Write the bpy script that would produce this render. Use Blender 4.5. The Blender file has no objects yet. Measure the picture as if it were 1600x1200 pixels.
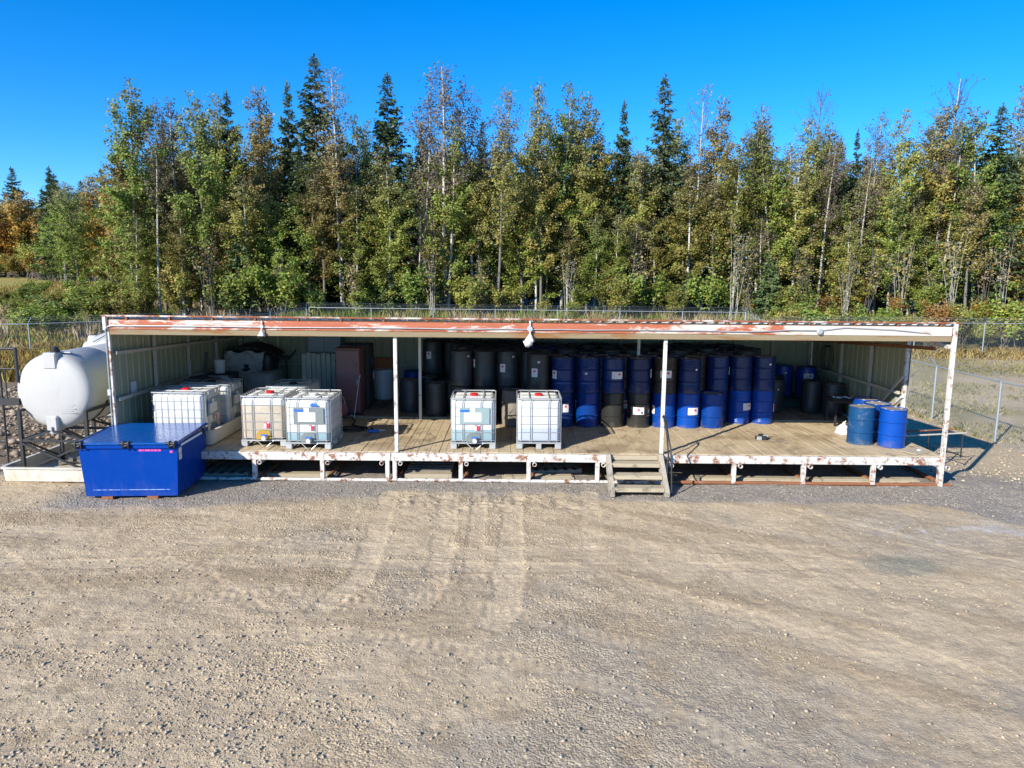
import bpy, math, random
import numpy as np
from mathutils import Vector, Matrix
R = math.radians
random.seed(7); RNG = np.random.default_rng(11)
sc = bpy.context.scene
COL = sc.collection

# ------------------------------------------------------------------ camera, sky, sun, exposure
cam_d = bpy.data.cameras.new('camera'); cam = bpy.data.objects.new('camera', cam_d); COL.objects.link(cam)
cam_d.sensor_width = 36.0; cam_d.lens = 36.0 * 1130 / 1600; cam_d.clip_start = 0.1; cam_d.clip_end = 3000
cam.matrix_world = (Matrix.Translation((0, 0, 4.5)) @ Matrix.Rotation(R(90 - 8.55), 4, 'X') @ Matrix.Rotation(R(0.5), 4, 'Z'))
sc.camera = cam
SUN_DIR = Vector((0.87, 1.0, -0.685)).normalized()
SUN_EL = math.asin(-SUN_DIR.z); SUN_AZ = math.atan2(-SUN_DIR.x, -SUN_DIR.y)
world = bpy.data.worlds.new('World'); sc.world = world; world.use_nodes = True
wn = world.node_tree; wn.nodes.clear()
sky = wn.nodes.new('ShaderNodeTexSky'); sky.sky_type = 'NISHITA'; sky.sun_disc = False
sky.sun_elevation = SUN_EL; sky.sun_rotation = SUN_AZ % (2 * math.pi)
sky.altitude = 2500; sky.air_density = 1.0; sky.dust_density = 0.0; sky.ozone_density = 6.0
hs = wn.nodes.new('ShaderNodeHueSaturation'); hs.inputs['Hue'].default_value = 0.502; hs.inputs['Saturation'].default_value = 1.26
bg = wn.nodes.new('ShaderNodeBackground'); bg.inputs['Strength'].default_value = 0.122
wo = wn.nodes.new('ShaderNodeOutputWorld')
wn.links.new(sky.outputs[0], hs.inputs['Color']); wn.links.new(hs.outputs[0], bg.inputs[0]); wn.links.new(bg.outputs[0], wo.inputs[0])
sun_d = bpy.data.lights.new('sun', 'SUN'); sun = bpy.data.objects.new('sun', sun_d); COL.objects.link(sun)
sun_d.energy = 4.2; sun_d.angle = R(0.53); sun_d.color = (1.0, 0.935, 0.83)
sun.rotation_euler = SUN_DIR.to_track_quat('-Z', 'Y').to_euler(); sun.location = (-20, -20, 30)
vs = sc.view_settings; vs.view_transform = 'Standard'; vs.look = 'None'; vs.exposure = 1.02; vs.gamma = 1.0; vs.use_curve_mapping = False
sc.render.engine = 'CYCLES'
cy = sc.cycles; cy.max_bounces = 6; cy.diffuse_bounces = 4; cy.glossy_bounces = 3; cy.transmission_bounces = 4; cy.transparent_max_bounces = 6
cy.use_denoising = True; cy.caustics_reflective = False; cy.caustics_refractive = False
try: cy.denoising_prefilter = 'ACCURATE'
except Exception: pass

# ------------------------------------------------------------------ material helpers
def new_mat(name):
    m = bpy.data.materials.new(name); m.use_nodes = True
    nt = m.node_tree; b = nt.nodes['Principled BSDF']
    return m, nt, b
def N(nt, t, **kw):
    n = nt.nodes.new(t)
    for k, v in kw.items(): setattr(n, k, v)
    return n
def setin(n, **kw):
    for k, v in kw.items(): n.inputs[k.replace('_', ' ')].default_value = v
def c4(c): return (c[0], c[1], c[2], 1.0)
def coords(nt, kind='pos', scale=(1, 1, 1), rnd=False):
    if kind == 'pos': src = N(nt, 'ShaderNodeNewGeometry').outputs['Position']
    else: src = N(nt, 'ShaderNodeTexCoord').outputs['Object']
    mp = N(nt, 'ShaderNodeMapping'); mp.inputs['Scale'].default_value = scale
    nt.links.new(src, mp.inputs['Vector'])
    if rnd:
        oi = N(nt, 'ShaderNodeObjectInfo'); mu = N(nt, 'ShaderNodeMath', operation='MULTIPLY'); mu.inputs[1].default_value = 37.0
        nt.links.new(oi.outputs['Random'], mu.inputs[0]); nt.links.new(mu.outputs[0], mp.inputs['Location'])
    return mp.outputs[0]
def noise(nt, vec, scale, detail=5, rough=0.6, dist=0.0):
    n = N(nt, 'ShaderNodeTexNoise'); setin(n, Scale=scale, Detail=detail, Roughness=rough, Distortion=dist)
    nt.links.new(vec, n.inputs['Vector']); return n.outputs['Fac']
def ramp(nt, fac, stops):
    r = N(nt, 'ShaderNodeValToRGB'); e = r.color_ramp.elements
    while len(e) < len(stops): e.new(0.5)
    for i, (p, c) in enumerate(stops): e[i].position = p; e[i].color = c4(c) if len(c) == 3 else c
    nt.links.new(fac, r.inputs[0]); return r.outputs[0]
def mix(nt, fac, a, b, blend='MIX'):
    m = N(nt, 'ShaderNodeMix', data_type='RGBA', blend_type=blend)
    for sock, v in ((m.inputs[0], fac), (m.inputs[6], a), (m.inputs[7], b)):
        if isinstance(v, (int, float)): sock.default_value = v
        elif isinstance(v, tuple): sock.default_value = c4(v)
        else: nt.links.new(v, sock)
    return m.outputs[2]
def bump(nt, b, h, strength=0.4, dist=0.02):
    bn = N(nt, 'ShaderNodeBump'); setin(bn, Strength=strength, Distance=dist)
    nt.links.new(h, bn.inputs['Height']); nt.links.new(bn.outputs[0], b.inputs['Normal'])
def paint(name, base, wear=None, amount=0.62, scale=3.0, rough=0.5, dirt=0.25, metal=0.0, kind='pos', rnd=False, stretch=(1, 1, 1), soft=0.05, bstr=0.15, coat=0.0):
    m, nt, b = new_mat(name)
    v = coords(nt, kind, stretch, rnd)
    big = noise(nt, v, scale * 0.35, 4); fine = noise(nt, v, scale * 9, 4)
    col = mix(nt, ramp(nt, big, [(0.3, (0, 0, 0)), (0.75, (dirt,) * 3)]), base, tuple(x * 0.62 for x in base))
    col = mix(nt, ramp(nt, fine, [(0.35, (0, 0, 0)), (0.8, (dirt * 0.8,) * 3)]), col, tuple(min(1, x * 1.25 + .01) for x in base))
    if wear:
        n2 = noise(nt, v, scale, 8, 0.68, 0.4)
        f = ramp(nt, n2, [(amount - soft, (0, 0, 0)), (amount + soft, (1, 1, 1))])
        wc = mix(nt, fine, tuple(x * 0.6 for x in wear), tuple(min(1, x * 1.35) for x in wear))
        col = mix(nt, f, col, wc)
    nt.links.new(col, b.inputs['Base Color'])
    rr = ramp(nt, fine, [(0.2, (max(0, rough - .12),) * 3), (0.8, (min(1, rough + .15),) * 3)]); nt.links.new(rr, b.inputs['Roughness'])
    b.inputs['Metallic'].default_value = metal; b.inputs['Coat Weight'].default_value = coat
    bump(nt, b, fine, bstr, 0.004)
    return m
M = {}
M['white_rust'] = paint('white_paint_rusting', (0.56, 0.54, 0.50), (0.22, 0.09, 0.04), 0.56, 6.5, 0.55, 0.35)
M['white_rust2'] = paint('white_paint_flaked', (0.62, 0.60, 0.56), (0.12, 0.07, 0.05), 0.62, 5.0, 0.55, 0.35)
def beam_paint():
    m, nt, b = new_mat('rusty_red_beam')
    v = coords(nt, 'pos', (.55, 1, 2.2)); n1 = noise(nt, v, 1.5, 9, .7, .5); f = noise(nt, coords(nt), 26, 4); n3 = noise(nt, coords(nt, 'pos', (.5, 1, 4)), 3, 5)
    sx = N(nt, 'ShaderNodeSeparateXYZ'); nt.links.new(coords(nt), sx.inputs[0])
    mr = N(nt, 'ShaderNodeMapRange'); setin(mr, From_Min=3.5, From_Max=8.0, To_Min=0.0, To_Max=.17); nt.links.new(sx.outputs[0], mr.inputs['Value'])
    ad = N(nt, 'ShaderNodeMath', operation='ADD'); nt.links.new(n1, ad.inputs[0]); nt.links.new(mr.outputs[0], ad.inputs[1])
    red = mix(nt, n3, (.30, .065, .028), (.52, .17, .09)); red = mix(nt, ramp(nt, f, [(.35, (0, 0, 0)), (.7, (.5,) * 3)]), red, (.22, .07, .03))
    nt.links.new(mix(nt, ramp(nt, ad.outputs[0], [(.505, (0, 0, 0)), (.565, (1, 1, 1))]), red, (.56, .50, .44)), b.inputs['Base Color']); b.inputs['Roughness'].default_value = .7
    bump(nt, b, f, .3, .004); return m
M['red_rust'] = beam_paint()
M['edge_rust'] = paint('rust_eaten_edge', (0.55, 0.50, 0.45), (0.24, 0.075, 0.03), 0.47, 2.4, 0.7, 0.5, stretch=(.7, 1, 1))
M['rust'] = paint('bare_rust', (0.23, 0.085, 0.035), (0.45, 0.36, 0.30), 0.66, 4, 0.8, 0.5)
M['girt'] = paint('weathered_cream_steel', (0.46, 0.42, 0.35), (0.20, 0.10, 0.05), 0.63, 4, 0.7, 0.5)
M['header'] = paint('timber_header', (0.23, 0.18, 0.105), (0.22, 0.10, 0.03), 0.56, 0.9, 0.75, 0.5, stretch=(0.5, 2, 5))
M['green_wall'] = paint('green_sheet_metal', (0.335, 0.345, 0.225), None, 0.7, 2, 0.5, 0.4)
M['roof'] = paint('grey_roof_sheet', (0.56, 0.56, 0.54), (0.24, 0.12, 0.06), 0.62, 1.5, 0.55, 0.4)
M['galv'] = paint('galvanised_steel', (0.52, 0.54, 0.55), None, 0.6, 6, 0.42, 0.35, metal=0.55)
M['galv_fence'] = paint('galvanised_fence', (0.30, 0.34, 0.37), None, 0.6, 6, 0.5, 0.35, metal=0.3)
M['black_steel'] = paint('black_painted_steel', (0.018, 0.02, 0.022), (0.10, 0.06, 0.04), 0.68, 5, 0.5, 0.3)
M['dumpster'] = paint('blue_gloss_paint', (0.0, 0.040, 0.275), (0.001, 0.05, 0.30), 0.70, 1.2, 0.36, 0.05, kind='obj', coat=0.0, bstr=0.012)
M['dumpster_lid'] = paint('blue_gloss_lid', (0.001, 0.075, 0.31), None, 0.7, 1.2, 0.20, 0.06, kind='obj', coat=0.15, bstr=0.02)
def dusty(mat, z1, col, amt):
    nt = M[mat].node_tree; b = nt.nodes['Principled BSDF']; src = b.inputs['Base Color'].links[0].from_socket
    sx = N(nt, 'ShaderNodeSeparateXYZ'); nt.links.new(N(nt, 'ShaderNodeTexCoord').outputs['Object'], sx.inputs[0])
    mz = N(nt, 'ShaderNodeMapRange'); setin(mz, From_Min=.05, From_Max=z1, To_Min=.25, To_Max=0.0); nt.links.new(sx.outputs[2], mz.inputs['Value'])
    ad = N(nt, 'ShaderNodeMath', operation='ADD'); nt.links.new(noise(nt, coords(nt, 'obj', (1, 1, .35)), 7, 8, .7), ad.inputs[0]); nt.links.new(mz.outputs[0], ad.inputs[1])
    c1 = mix(nt, ramp(nt, ad.outputs[0], [(.56, (0, 0, 0)), (.85, (amt,) * 3)]), src, col)
    sc_ = noise(nt, coords(nt, 'obj', (.6, .6, 9)), 4, 9, .75); c1 = mix(nt, ramp(nt, sc_, [(.665, (0, 0, 0)), (.70, (.30,) * 3)]), c1, (.10, .20, .42))
    nt.links.new(c1, b.inputs['Base Color'])
dusty('dumpster', .45, (.16, .18, .22), .13)
M['scratch'] = paint('scraped_paint', (0.30, 0.42, 0.66), (0.04, 0.12, 0.45), 0.52, 14, 0.5, 0.2)
def drum_paint(name, base, wear, amount=0.67, rough=0.3):
    m = paint(name, base, wear, amount, 4.0, rough, 0.3, kind='obj', rnd=True, bstr=0.08, soft=0.03)
    nt = m.node_tree; b = nt.nodes['Principled BSDF']; src = b.inputs['Base Color'].links[0].from_socket
    oi = N(nt, 'ShaderNodeObjectInfo'); mr = N(nt, 'ShaderNodeMapRange'); setin(mr, To_Min=.68, To_Max=1.35); nt.links.new(oi.outputs['Random'], mr.inputs['Value'])
    h = N(nt, 'ShaderNodeHueSaturation'); nt.links.new(mr.outputs[0], h.inputs['Value']); nt.links.new(src, h.inputs['Color'])
    v = coords(nt, 'obj', (1, 1, 1), True); sx = N(nt, 'ShaderNodeSeparateXYZ'); nt.links.new(N(nt, 'ShaderNodeTexCoord').outputs['Object'], sx.inputs[0])
    # dust and splashed mud thickest near the foot of the drum
    mz = N(nt, 'ShaderNodeMapRange'); setin(mz, From_Min=.0, From_Max=.22, To_Min=.22, To_Max=0.0); nt.links.new(sx.outputs[2], mz.inputs['Value'])
    ad = N(nt, 'ShaderNodeMath', operation='ADD'); nt.links.new(noise(nt, v, 5, 6, .65), ad.inputs[0]); nt.links.new(mz.outputs[0], ad.inputs[1])
    nt.links.new(mix(nt, ramp(nt, ad.outputs[0], [(.60, (0, 0, 0)), (.86, (.36,) * 3)]), h.outputs[0], (.20, .17, .125)), b.inputs['Base Color'])
    return m
M['blue_drum'] = drum_paint('blue_drum_paint', (0.0005, 0.045, 0.265), (0.02, 0.085, 0.28), 0.67, 0.3)
M['worn_blue_drum'] = drum_paint('worn_blue_drum_paint', (0.006, 0.075, 0.215), (0.07, 0.14, 0.24), 0.60, 0.42)
M['navy_drum'] = drum_paint('navy_drum_paint', (0.003, 0.019, 0.105), (0.012, 0.04, 0.14), 0.68, 0.28)
M['black_drum'] = drum_paint('black_drum_paint', (0.022, 0.022, 0.020), (0.20, 0.17, 0.12), 0.69, 0.32)
M['brown_drum'] = drum_paint('brown_drum_paint', (0.035, 0.026, 0.018), (0.12, 0.06, 0.03), 0.62, 0.4)
M['black_poly'] = drum_paint('black_polyethylene', (0.030, 0.035, 0.040), (0.09, 0.09, 0.085), 0.66, 0.45)
M['grey_poly'] = drum_paint('dusty_black_polyethylene', (0.20, 0.175, 0.14), (0.07, 0.065, 0.06), 0.58, 0.7)
M['blue_poly'] = drum_paint('blue_polyethylene', (0.008, 0.055, 0.40), None, 0.70, 0.4)
M['pale_poly'] = drum_paint('pale_polyethylene', (0.52, 0.60, 0.66), None, 0.70, 0.5)
M['lid'] = drum_paint('dusty_drum_lid', (0.19, 0.195, 0.20), (0.32, 0.28, 0.22), 0.57, 0.5)
M['lid_tan'] = drum_paint('dusty_pale_drum_lid', (0.30, 0.27, 0.22), (0.10, 0.12, 0.18), 0.60, 0.6)
M['tank_white'] = paint('white_polyethylene', (0.42, 0.42, 0.41), (0.36, 0.35, 0.33), 0.66, 1.6, 0.45, 0.16, bstr=0.03, stretch=(1.6, 1.6, .5), soft=0.12)
M['basin'] = paint('off_white_fibreglass', (0.58, 0.55, 0.47), (0.32, 0.25, 0.15), 0.62, 1.6, 0.5, 0.3, soft=0.12)
M['ibc_white'] = paint('milky_bottle', (0.60, 0.61, 0.585), None, 0.7, 3, 0.4, 0.12, kind='obj', bstr=0.02)
M['ibc_tan'] = paint('tan_bottle', (0.44, 0.38, 0.29), (0.52, 0.47, 0.39), 0.6, 2, 0.42, 0.25, kind='obj', soft=0.15, bstr=0.02)
M['ibc_teal'] = paint('bottle_over_teal_liquid', (0.26, 0.38, 0.42), None, 0.6, 2, 0.3, 0.2, kind='obj', bstr=0.02)
M['ibc_grey'] = paint('bottle_over_grey_liquid', (0.40, 0.45, 0.52), None, 0.6, 2, 0.3, 0.2, kind='obj', bstr=0.02)
M['plate_teal'] = paint('teal_grey_plate', (0.24, 0.33, 0.34), None, 0.6, 5, 0.45, 0.25, kind='obj')
M['plate_grey'] = paint('grey_plate', (0.17, 0.20, 0.20), None, 0.6, 5, 0.45, 0.25, kind='obj')
M['paper'] = paint('paper_label', (0.68, 0.67, 0.68), None, 0.6, 8, 0.6, 0.1)
M['pale_stripe'] = paint('pale_blue_print', (0.55, 0.70, 0.80), None, 0.6, 8, 0.6, 0.1)  # even pale blue of the stripe along the bin rim
M['ink'] = paint('faded_ink', (0.42, 0.40, 0.42), None, 0.6, 8, 0.6, 0.2)
M['red'] = paint('red_plastic', (0.58, 0.012, 0.018), None, 0.6, 6, 0.35, 0.2)
M['pink'] = paint('pink_print', (0.72, 0.07, 0.36), None, 0.6, 9, 0.5, 0.15)
M['hot_red'] = paint('red_print', (0.70, 0.02, 0.06), None, 0.6, 9, 0.5, 0.15)
M['blue_print'] = paint('blue_print', (0.02, 0.13, 0.50), None, 0.6, 9, 0.4, 0.15)
M['black_print'] = paint('black_print', (0.015, 0.02, 0.018), None, 0.6, 9, 0.5, 0.15)
M['white_plastic'] = paint('white_plastic', (0.62, 0.62, 0.60), None, 0.6, 6, 0.4, 0.15)
M['amber'] = paint('amber_residue', (0.42, 0.26, 0.04), None, 0.6, 6, 0.4, 0.3)
M['maroon'] = paint('maroon_cabinet', (0.19, 0.085, 0.085), (0.05, 0.03, 0.03), 0.66, 2, 0.45, 0.3)
M['dark_cab'] = paint('dark_cabinet', (0.028, 0.026, 0.032), None, 0.66, 2, 0.45, 0.3)
M['cream'] = paint('cream_panel', (0.56, 0.53, 0.42), (0.10, 0.07, 0.04), 0.66, 2.5, 0.5, 0.4, stretch=(3, 3, .6))
M['grey_blue'] = paint('grey_blue_cabinet', (0.30, 0.36, 0.42), None, 0.66, 2, 0.45, 0.25)
M['orange_board'] = paint('orange_board', (0.36, 0.12, 0.04), None, 0.6, 3, 0.6, 0.4)
M['tarp'] = paint('grey_tarp', (0.42, 0.45, 0.46), (0.26, 0.19, 0.14), 0.58, 2, 0.5, 0.5, soft=0.1)
M['rubber'] = paint('black_rubber', (0.016, 0.017, 0.02), None, 0.6, 6, 0.6, 0.3)
M['grey_tank'] = paint('dull_poly_tank', (0.40, 0.43, 0.42), (0.40, 0.31, 0.18), 0.58, 1.6, 0.5, 0.4, soft=0.15)
M['green_tray'] = paint('green_tray', (0.01, 0.055, 0.045), None, 0.6, 3, 0.5, 0.3)
M['cloth'] = paint('white_cloth', (0.60, 0.60, 0.59), None, 0.6, 8, 0.85, 0.2)
for k_, v_ in (('dumpster', .12), ('dumpster_lid', .4), ('blue_drum', .3), ('navy_drum', .35), ('worn_blue_drum', .3)): M[k_].node_tree.nodes['Principled BSDF'].inputs['Specular IOR Level'].default_value = v_
def wood(name, a, b2, stain, amount=0.6, axis=1):
    m, nt, b = new_mat(name)
    st = [9, 9, 9]; st[axis] = 0.7
    v = coords(nt, 'obj', tuple(st), True)
    g = noise(nt, v, 2.2, 8, 0.65, 1.2)
    v2 = coords(nt, 'pos', (1, 1, 1))
    s1 = noise(nt, v2, 0.9, 9, 0.68, 0.8); s2 = noise(nt, v2, 14, 4); s3 = noise(nt, coords(nt, 'pos', (1.0, .45, 1)), 2.4, 7, .7, 1.5)
    oi = N(nt, 'ShaderNodeObjectInfo')
    col = mix(nt, ramp(nt, g, [(0.3, (0, 0, 0)), (0.72, (1, 1, 1))]), a, b2)
    col = mix(nt, ramp(nt, oi.outputs['Random'], [(0.0, (0, 0, 0)), (1.0, (0.35,) * 3)]), col, tuple(x * .55 for x in a))
    col = mix(nt, ramp(nt, s1, [(amount - .06, (0, 0, 0)), (amount + .12, (.8,) * 3)]), col, stain)
    col = mix(nt, ramp(nt, s3, [(.56, (0, 0, 0)), (.66, (.75,) * 3)]), col, tuple(x * .55 for x in stain))
    col = mix(nt, ramp(nt, s2, [(.4, (0, 0, 0)), (.8, (.25,) * 3)]), col, tuple(x * .5 for x in a))
    nt.links.new(col, b.inputs['Base Color']); b.inputs['Roughness'].default_value = 0.85
    bump(nt, b, g, 0.5, 0.006)
    return m
M['deck'] = wood('weathered_deck_boards', (0.57, 0.455, 0.285), (0.41, 0.325, 0.200), (0.20, 0.135, 0.07), 0.54)
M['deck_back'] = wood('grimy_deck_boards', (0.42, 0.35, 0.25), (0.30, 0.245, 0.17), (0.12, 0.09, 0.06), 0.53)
M['lumber'] = wood('grey_lumber', (0.46, 0.395, 0.275), (0.34, 0.29, 0.20), (0.20, 0.17, 0.12), 0.62, 0)
M['stringer'] = wood('grey_stringer', (0.43, 0.385, 0.31), (0.31, 0.28, 0.22), (0.17, 0.15, 0.12), 0.62, 1)
M['pallet'] = wood('pallet_wood', (0.30, 0.27, 0.22), (0.20, 0.18, 0.145), (0.11, 0.09, 0.07), 0.6, 1)

def leaf_mat(name, hue_var=0.02, val_var=0.35, trans=0.32):
    m = bpy.data.materials.new(name); m.use_nodes = True; nt = m.node_tree; nt.nodes.clear()
    at = N(nt, 'ShaderNodeAttribute', attribute_name='Col'); oi = N(nt, 'ShaderNodeObjectInfo')
    h = N(nt, 'ShaderNodeHueSaturation')
    mr = N(nt, 'ShaderNodeMapRange'); setin(mr, To_Min=0.5 - hue_var, To_Max=0.5 + hue_var); nt.links.new(oi.outputs['Random'], mr.inputs['Value'])
    m2 = N(nt, 'ShaderNodeMath', operation='MULTIPLY'); m2.inputs[1].default_value = 7.31; nt.links.new(oi.outputs['Random'], m2.inputs[0])
    fr = N(nt, 'ShaderNodeMath', operation='FRACT'); nt.links.new(m2.outputs[0], fr.inputs[0])
    mv = N(nt, 'ShaderNodeMapRange'); setin(mv, To_Min=1 - val_var, To_Max=1 + val_var); nt.links.new(fr.outputs[0], mv.inputs['Value'])
    nt.links.new(mr.outputs[0], h.inputs['Hue']); nt.links.new(mv.outputs[0], h.inputs['Value']); nt.links.new(at.outputs['Color'], h.inputs['Color'])
    d = N(nt, 'ShaderNodeBsdfPrincipled'); setin(d, Roughness=0.55); d.inputs['Specular IOR Level'].default_value = 0.35
    t = N(nt, 'ShaderNodeBsdfTranslucent'); ms = N(nt, 'ShaderNodeMixShader'); ms.inputs[0].default_value = trans
    nt.links.new(h.outputs[0], d.inputs['Base Color']); nt.links.new(h.outputs[0], t.inputs['Color'])
    nt.links.new(d.outputs[0], ms.inputs[1]); nt.links.new(t.outputs[0], ms.inputs[2])
    o = N(nt, 'ShaderNodeOutputMaterial'); nt.links.new(ms.outputs[0], o.inputs[0])
    return m
M['leaf'] = leaf_mat('aspen_leaves', 0.022, 0.30)
M['needle'] = leaf_mat('spruce_needles', 0.012, 0.25, 0.12)
M['grass'] = leaf_mat('grass_blades', 0.0, 0.0, 0.3)
def bark(name, a, b2, dark):
    m, nt, b = new_mat(name)
    v = coords(nt, 'obj', (3, 3, 1.2), True)
    col = mix(nt, noise(nt, v, 2.0, 5), a, b2)
    col = mix(nt, ramp(nt, noise(nt, v, 3.5, 5, .7), [(.60, (0, 0, 0)), (.68, (1, 1, 1))]), col, dark)
    nt.links.new(col, b.inputs['Base Color']); b.inputs['Roughness'].default_value = 0.85
    return m
M['aspen_bark'] = bark('aspen_bark', (0.42, 0.41, 0.34), (0.30, 0.29, 0.22), (0.06, 0.05, 0.04))
M['grey_bark'] = bark('grey_bark', (0.17, 0.15, 0.13), (0.11, 0.10, 0.09), (0.04, 0.035, 0.03))
M['spruce_bark'] = bark('spruce_bark', (0.10, 0.075, 0.055), (0.065, 0.05, 0.04), (0.03, 0.02, 0.02))
M['pale_bark'] = bark('pale_bark', (0.52, 0.50, 0.45), (0.38, 0.36, 0.31), (0.08, 0.07, 0.06))

def stone_mat():
    m, nt, b = new_mat('gravel_stone')
    at = N(nt, 'ShaderNodeAttribute', attribute_name='Col')
    f = noise(nt, coords(nt), 60, 3)
    nt.links.new(mix(nt, ramp(nt, f, [(.3, (0, 0, 0)), (.8, (.4,) * 3)]), at.outputs['Color'], (0.30, 0.26, 0.20)), b.inputs['Base Color'])
    b.inputs['Roughness'].default_value = 0.85
    return m
M['stone'] = stone_mat()
def ground_mat():
    m, nt, b = new_mat('ground_dirt')
    at = N(nt, 'ShaderNodeAttribute', attribute_name='Col'); gr = N(nt, 'ShaderNodeAttribute', attribute_name='grit')
    v = coords(nt)
    n1 = noise(nt, v, 1.3, 8, .65); n2 = noise(nt, v, 22, 6, .7); n3 = noise(nt, v, 90, 3, .6)
    vo = N(nt, 'ShaderNodeTexVoronoi', feature='F1'); setin(vo, Scale=34.0); nt.links.new(v, vo.inputs['Vector'])
    vo2 = N(nt, 'ShaderNodeTexVoronoi', feature='F1'); setin(vo2, Scale=75.0); nt.links.new(v, vo2.inputs['Vector'])
    col = mix(nt, ramp(nt, n1, [(.3, (0, 0, 0)), (.7, (.45,) * 3)]), at.outputs['Color'], mix(nt, 1.0, at.outputs['Color'], (.70, .68, .66), 'MULTIPLY'))
    col = mix(nt, ramp(nt, n2, [(.42, (0, 0, 0)), (.72, (.55,) * 3)]), col, mix(nt, 1.0, col, (.60, .58, .57), 'MULTIPLY'))
    # small stones of the grit: each cell its own tint
    sep = ramp(nt, vo.outputs['Color'], [(0.0, (.66, .65, .64)), (.5, (1., .99, .97)), (1.0, (1.28, 1.27, 1.25))])
    gcol = mix(nt, 1.0, col, sep, 'MULTIPLY')
    sep2 = ramp(nt, vo2.outputs['Color'], [(0.0, (.72, .71, .70)), (.5, (1., 1., .98)), (1.0, (1.2, 1.2, 1.2))])
    gcol = mix(nt, 1.0, gcol, sep2, 'MULTIPLY')
    col = mix(nt, gr.outputs['Fac'], col, gcol)
    nt.links.new(col, b.inputs['Base Color']); b.inputs['Roughness'].default_value = 0.92; b.inputs['Specular IOR Level'].default_value = 0.2
    inv = N(nt, 'ShaderNodeMath', operation='SUBTRACT'); inv.inputs[0].default_value = 1.0; nt.links.new(vo.outputs['Distance'], inv.inputs[1])
    mu = N(nt, 'ShaderNodeMath', operation='MULTIPLY'); nt.links.new(inv.outputs[0], mu.inputs[0]); nt.links.new(gr.outputs['Fac'], mu.inputs[1])
    ad = N(nt, 'ShaderNodeMath', operation='ADD'); nt.links.new(mu.outputs[0], ad.inputs[0]); nt.links.new(n2, ad.inputs[1])
    ad2 = N(nt, 'ShaderNodeMath', operation='MULTIPLY_ADD'); nt.links.new(n3, ad2.inputs[0]); ad2.inputs[1].default_value = .5; nt.links.new(ad.outputs[0], ad2.inputs[2])
    bump(nt, b, ad2.outputs[0], 0.95, 0.020)
    return m
M['ground'] = ground_mat()

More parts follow.
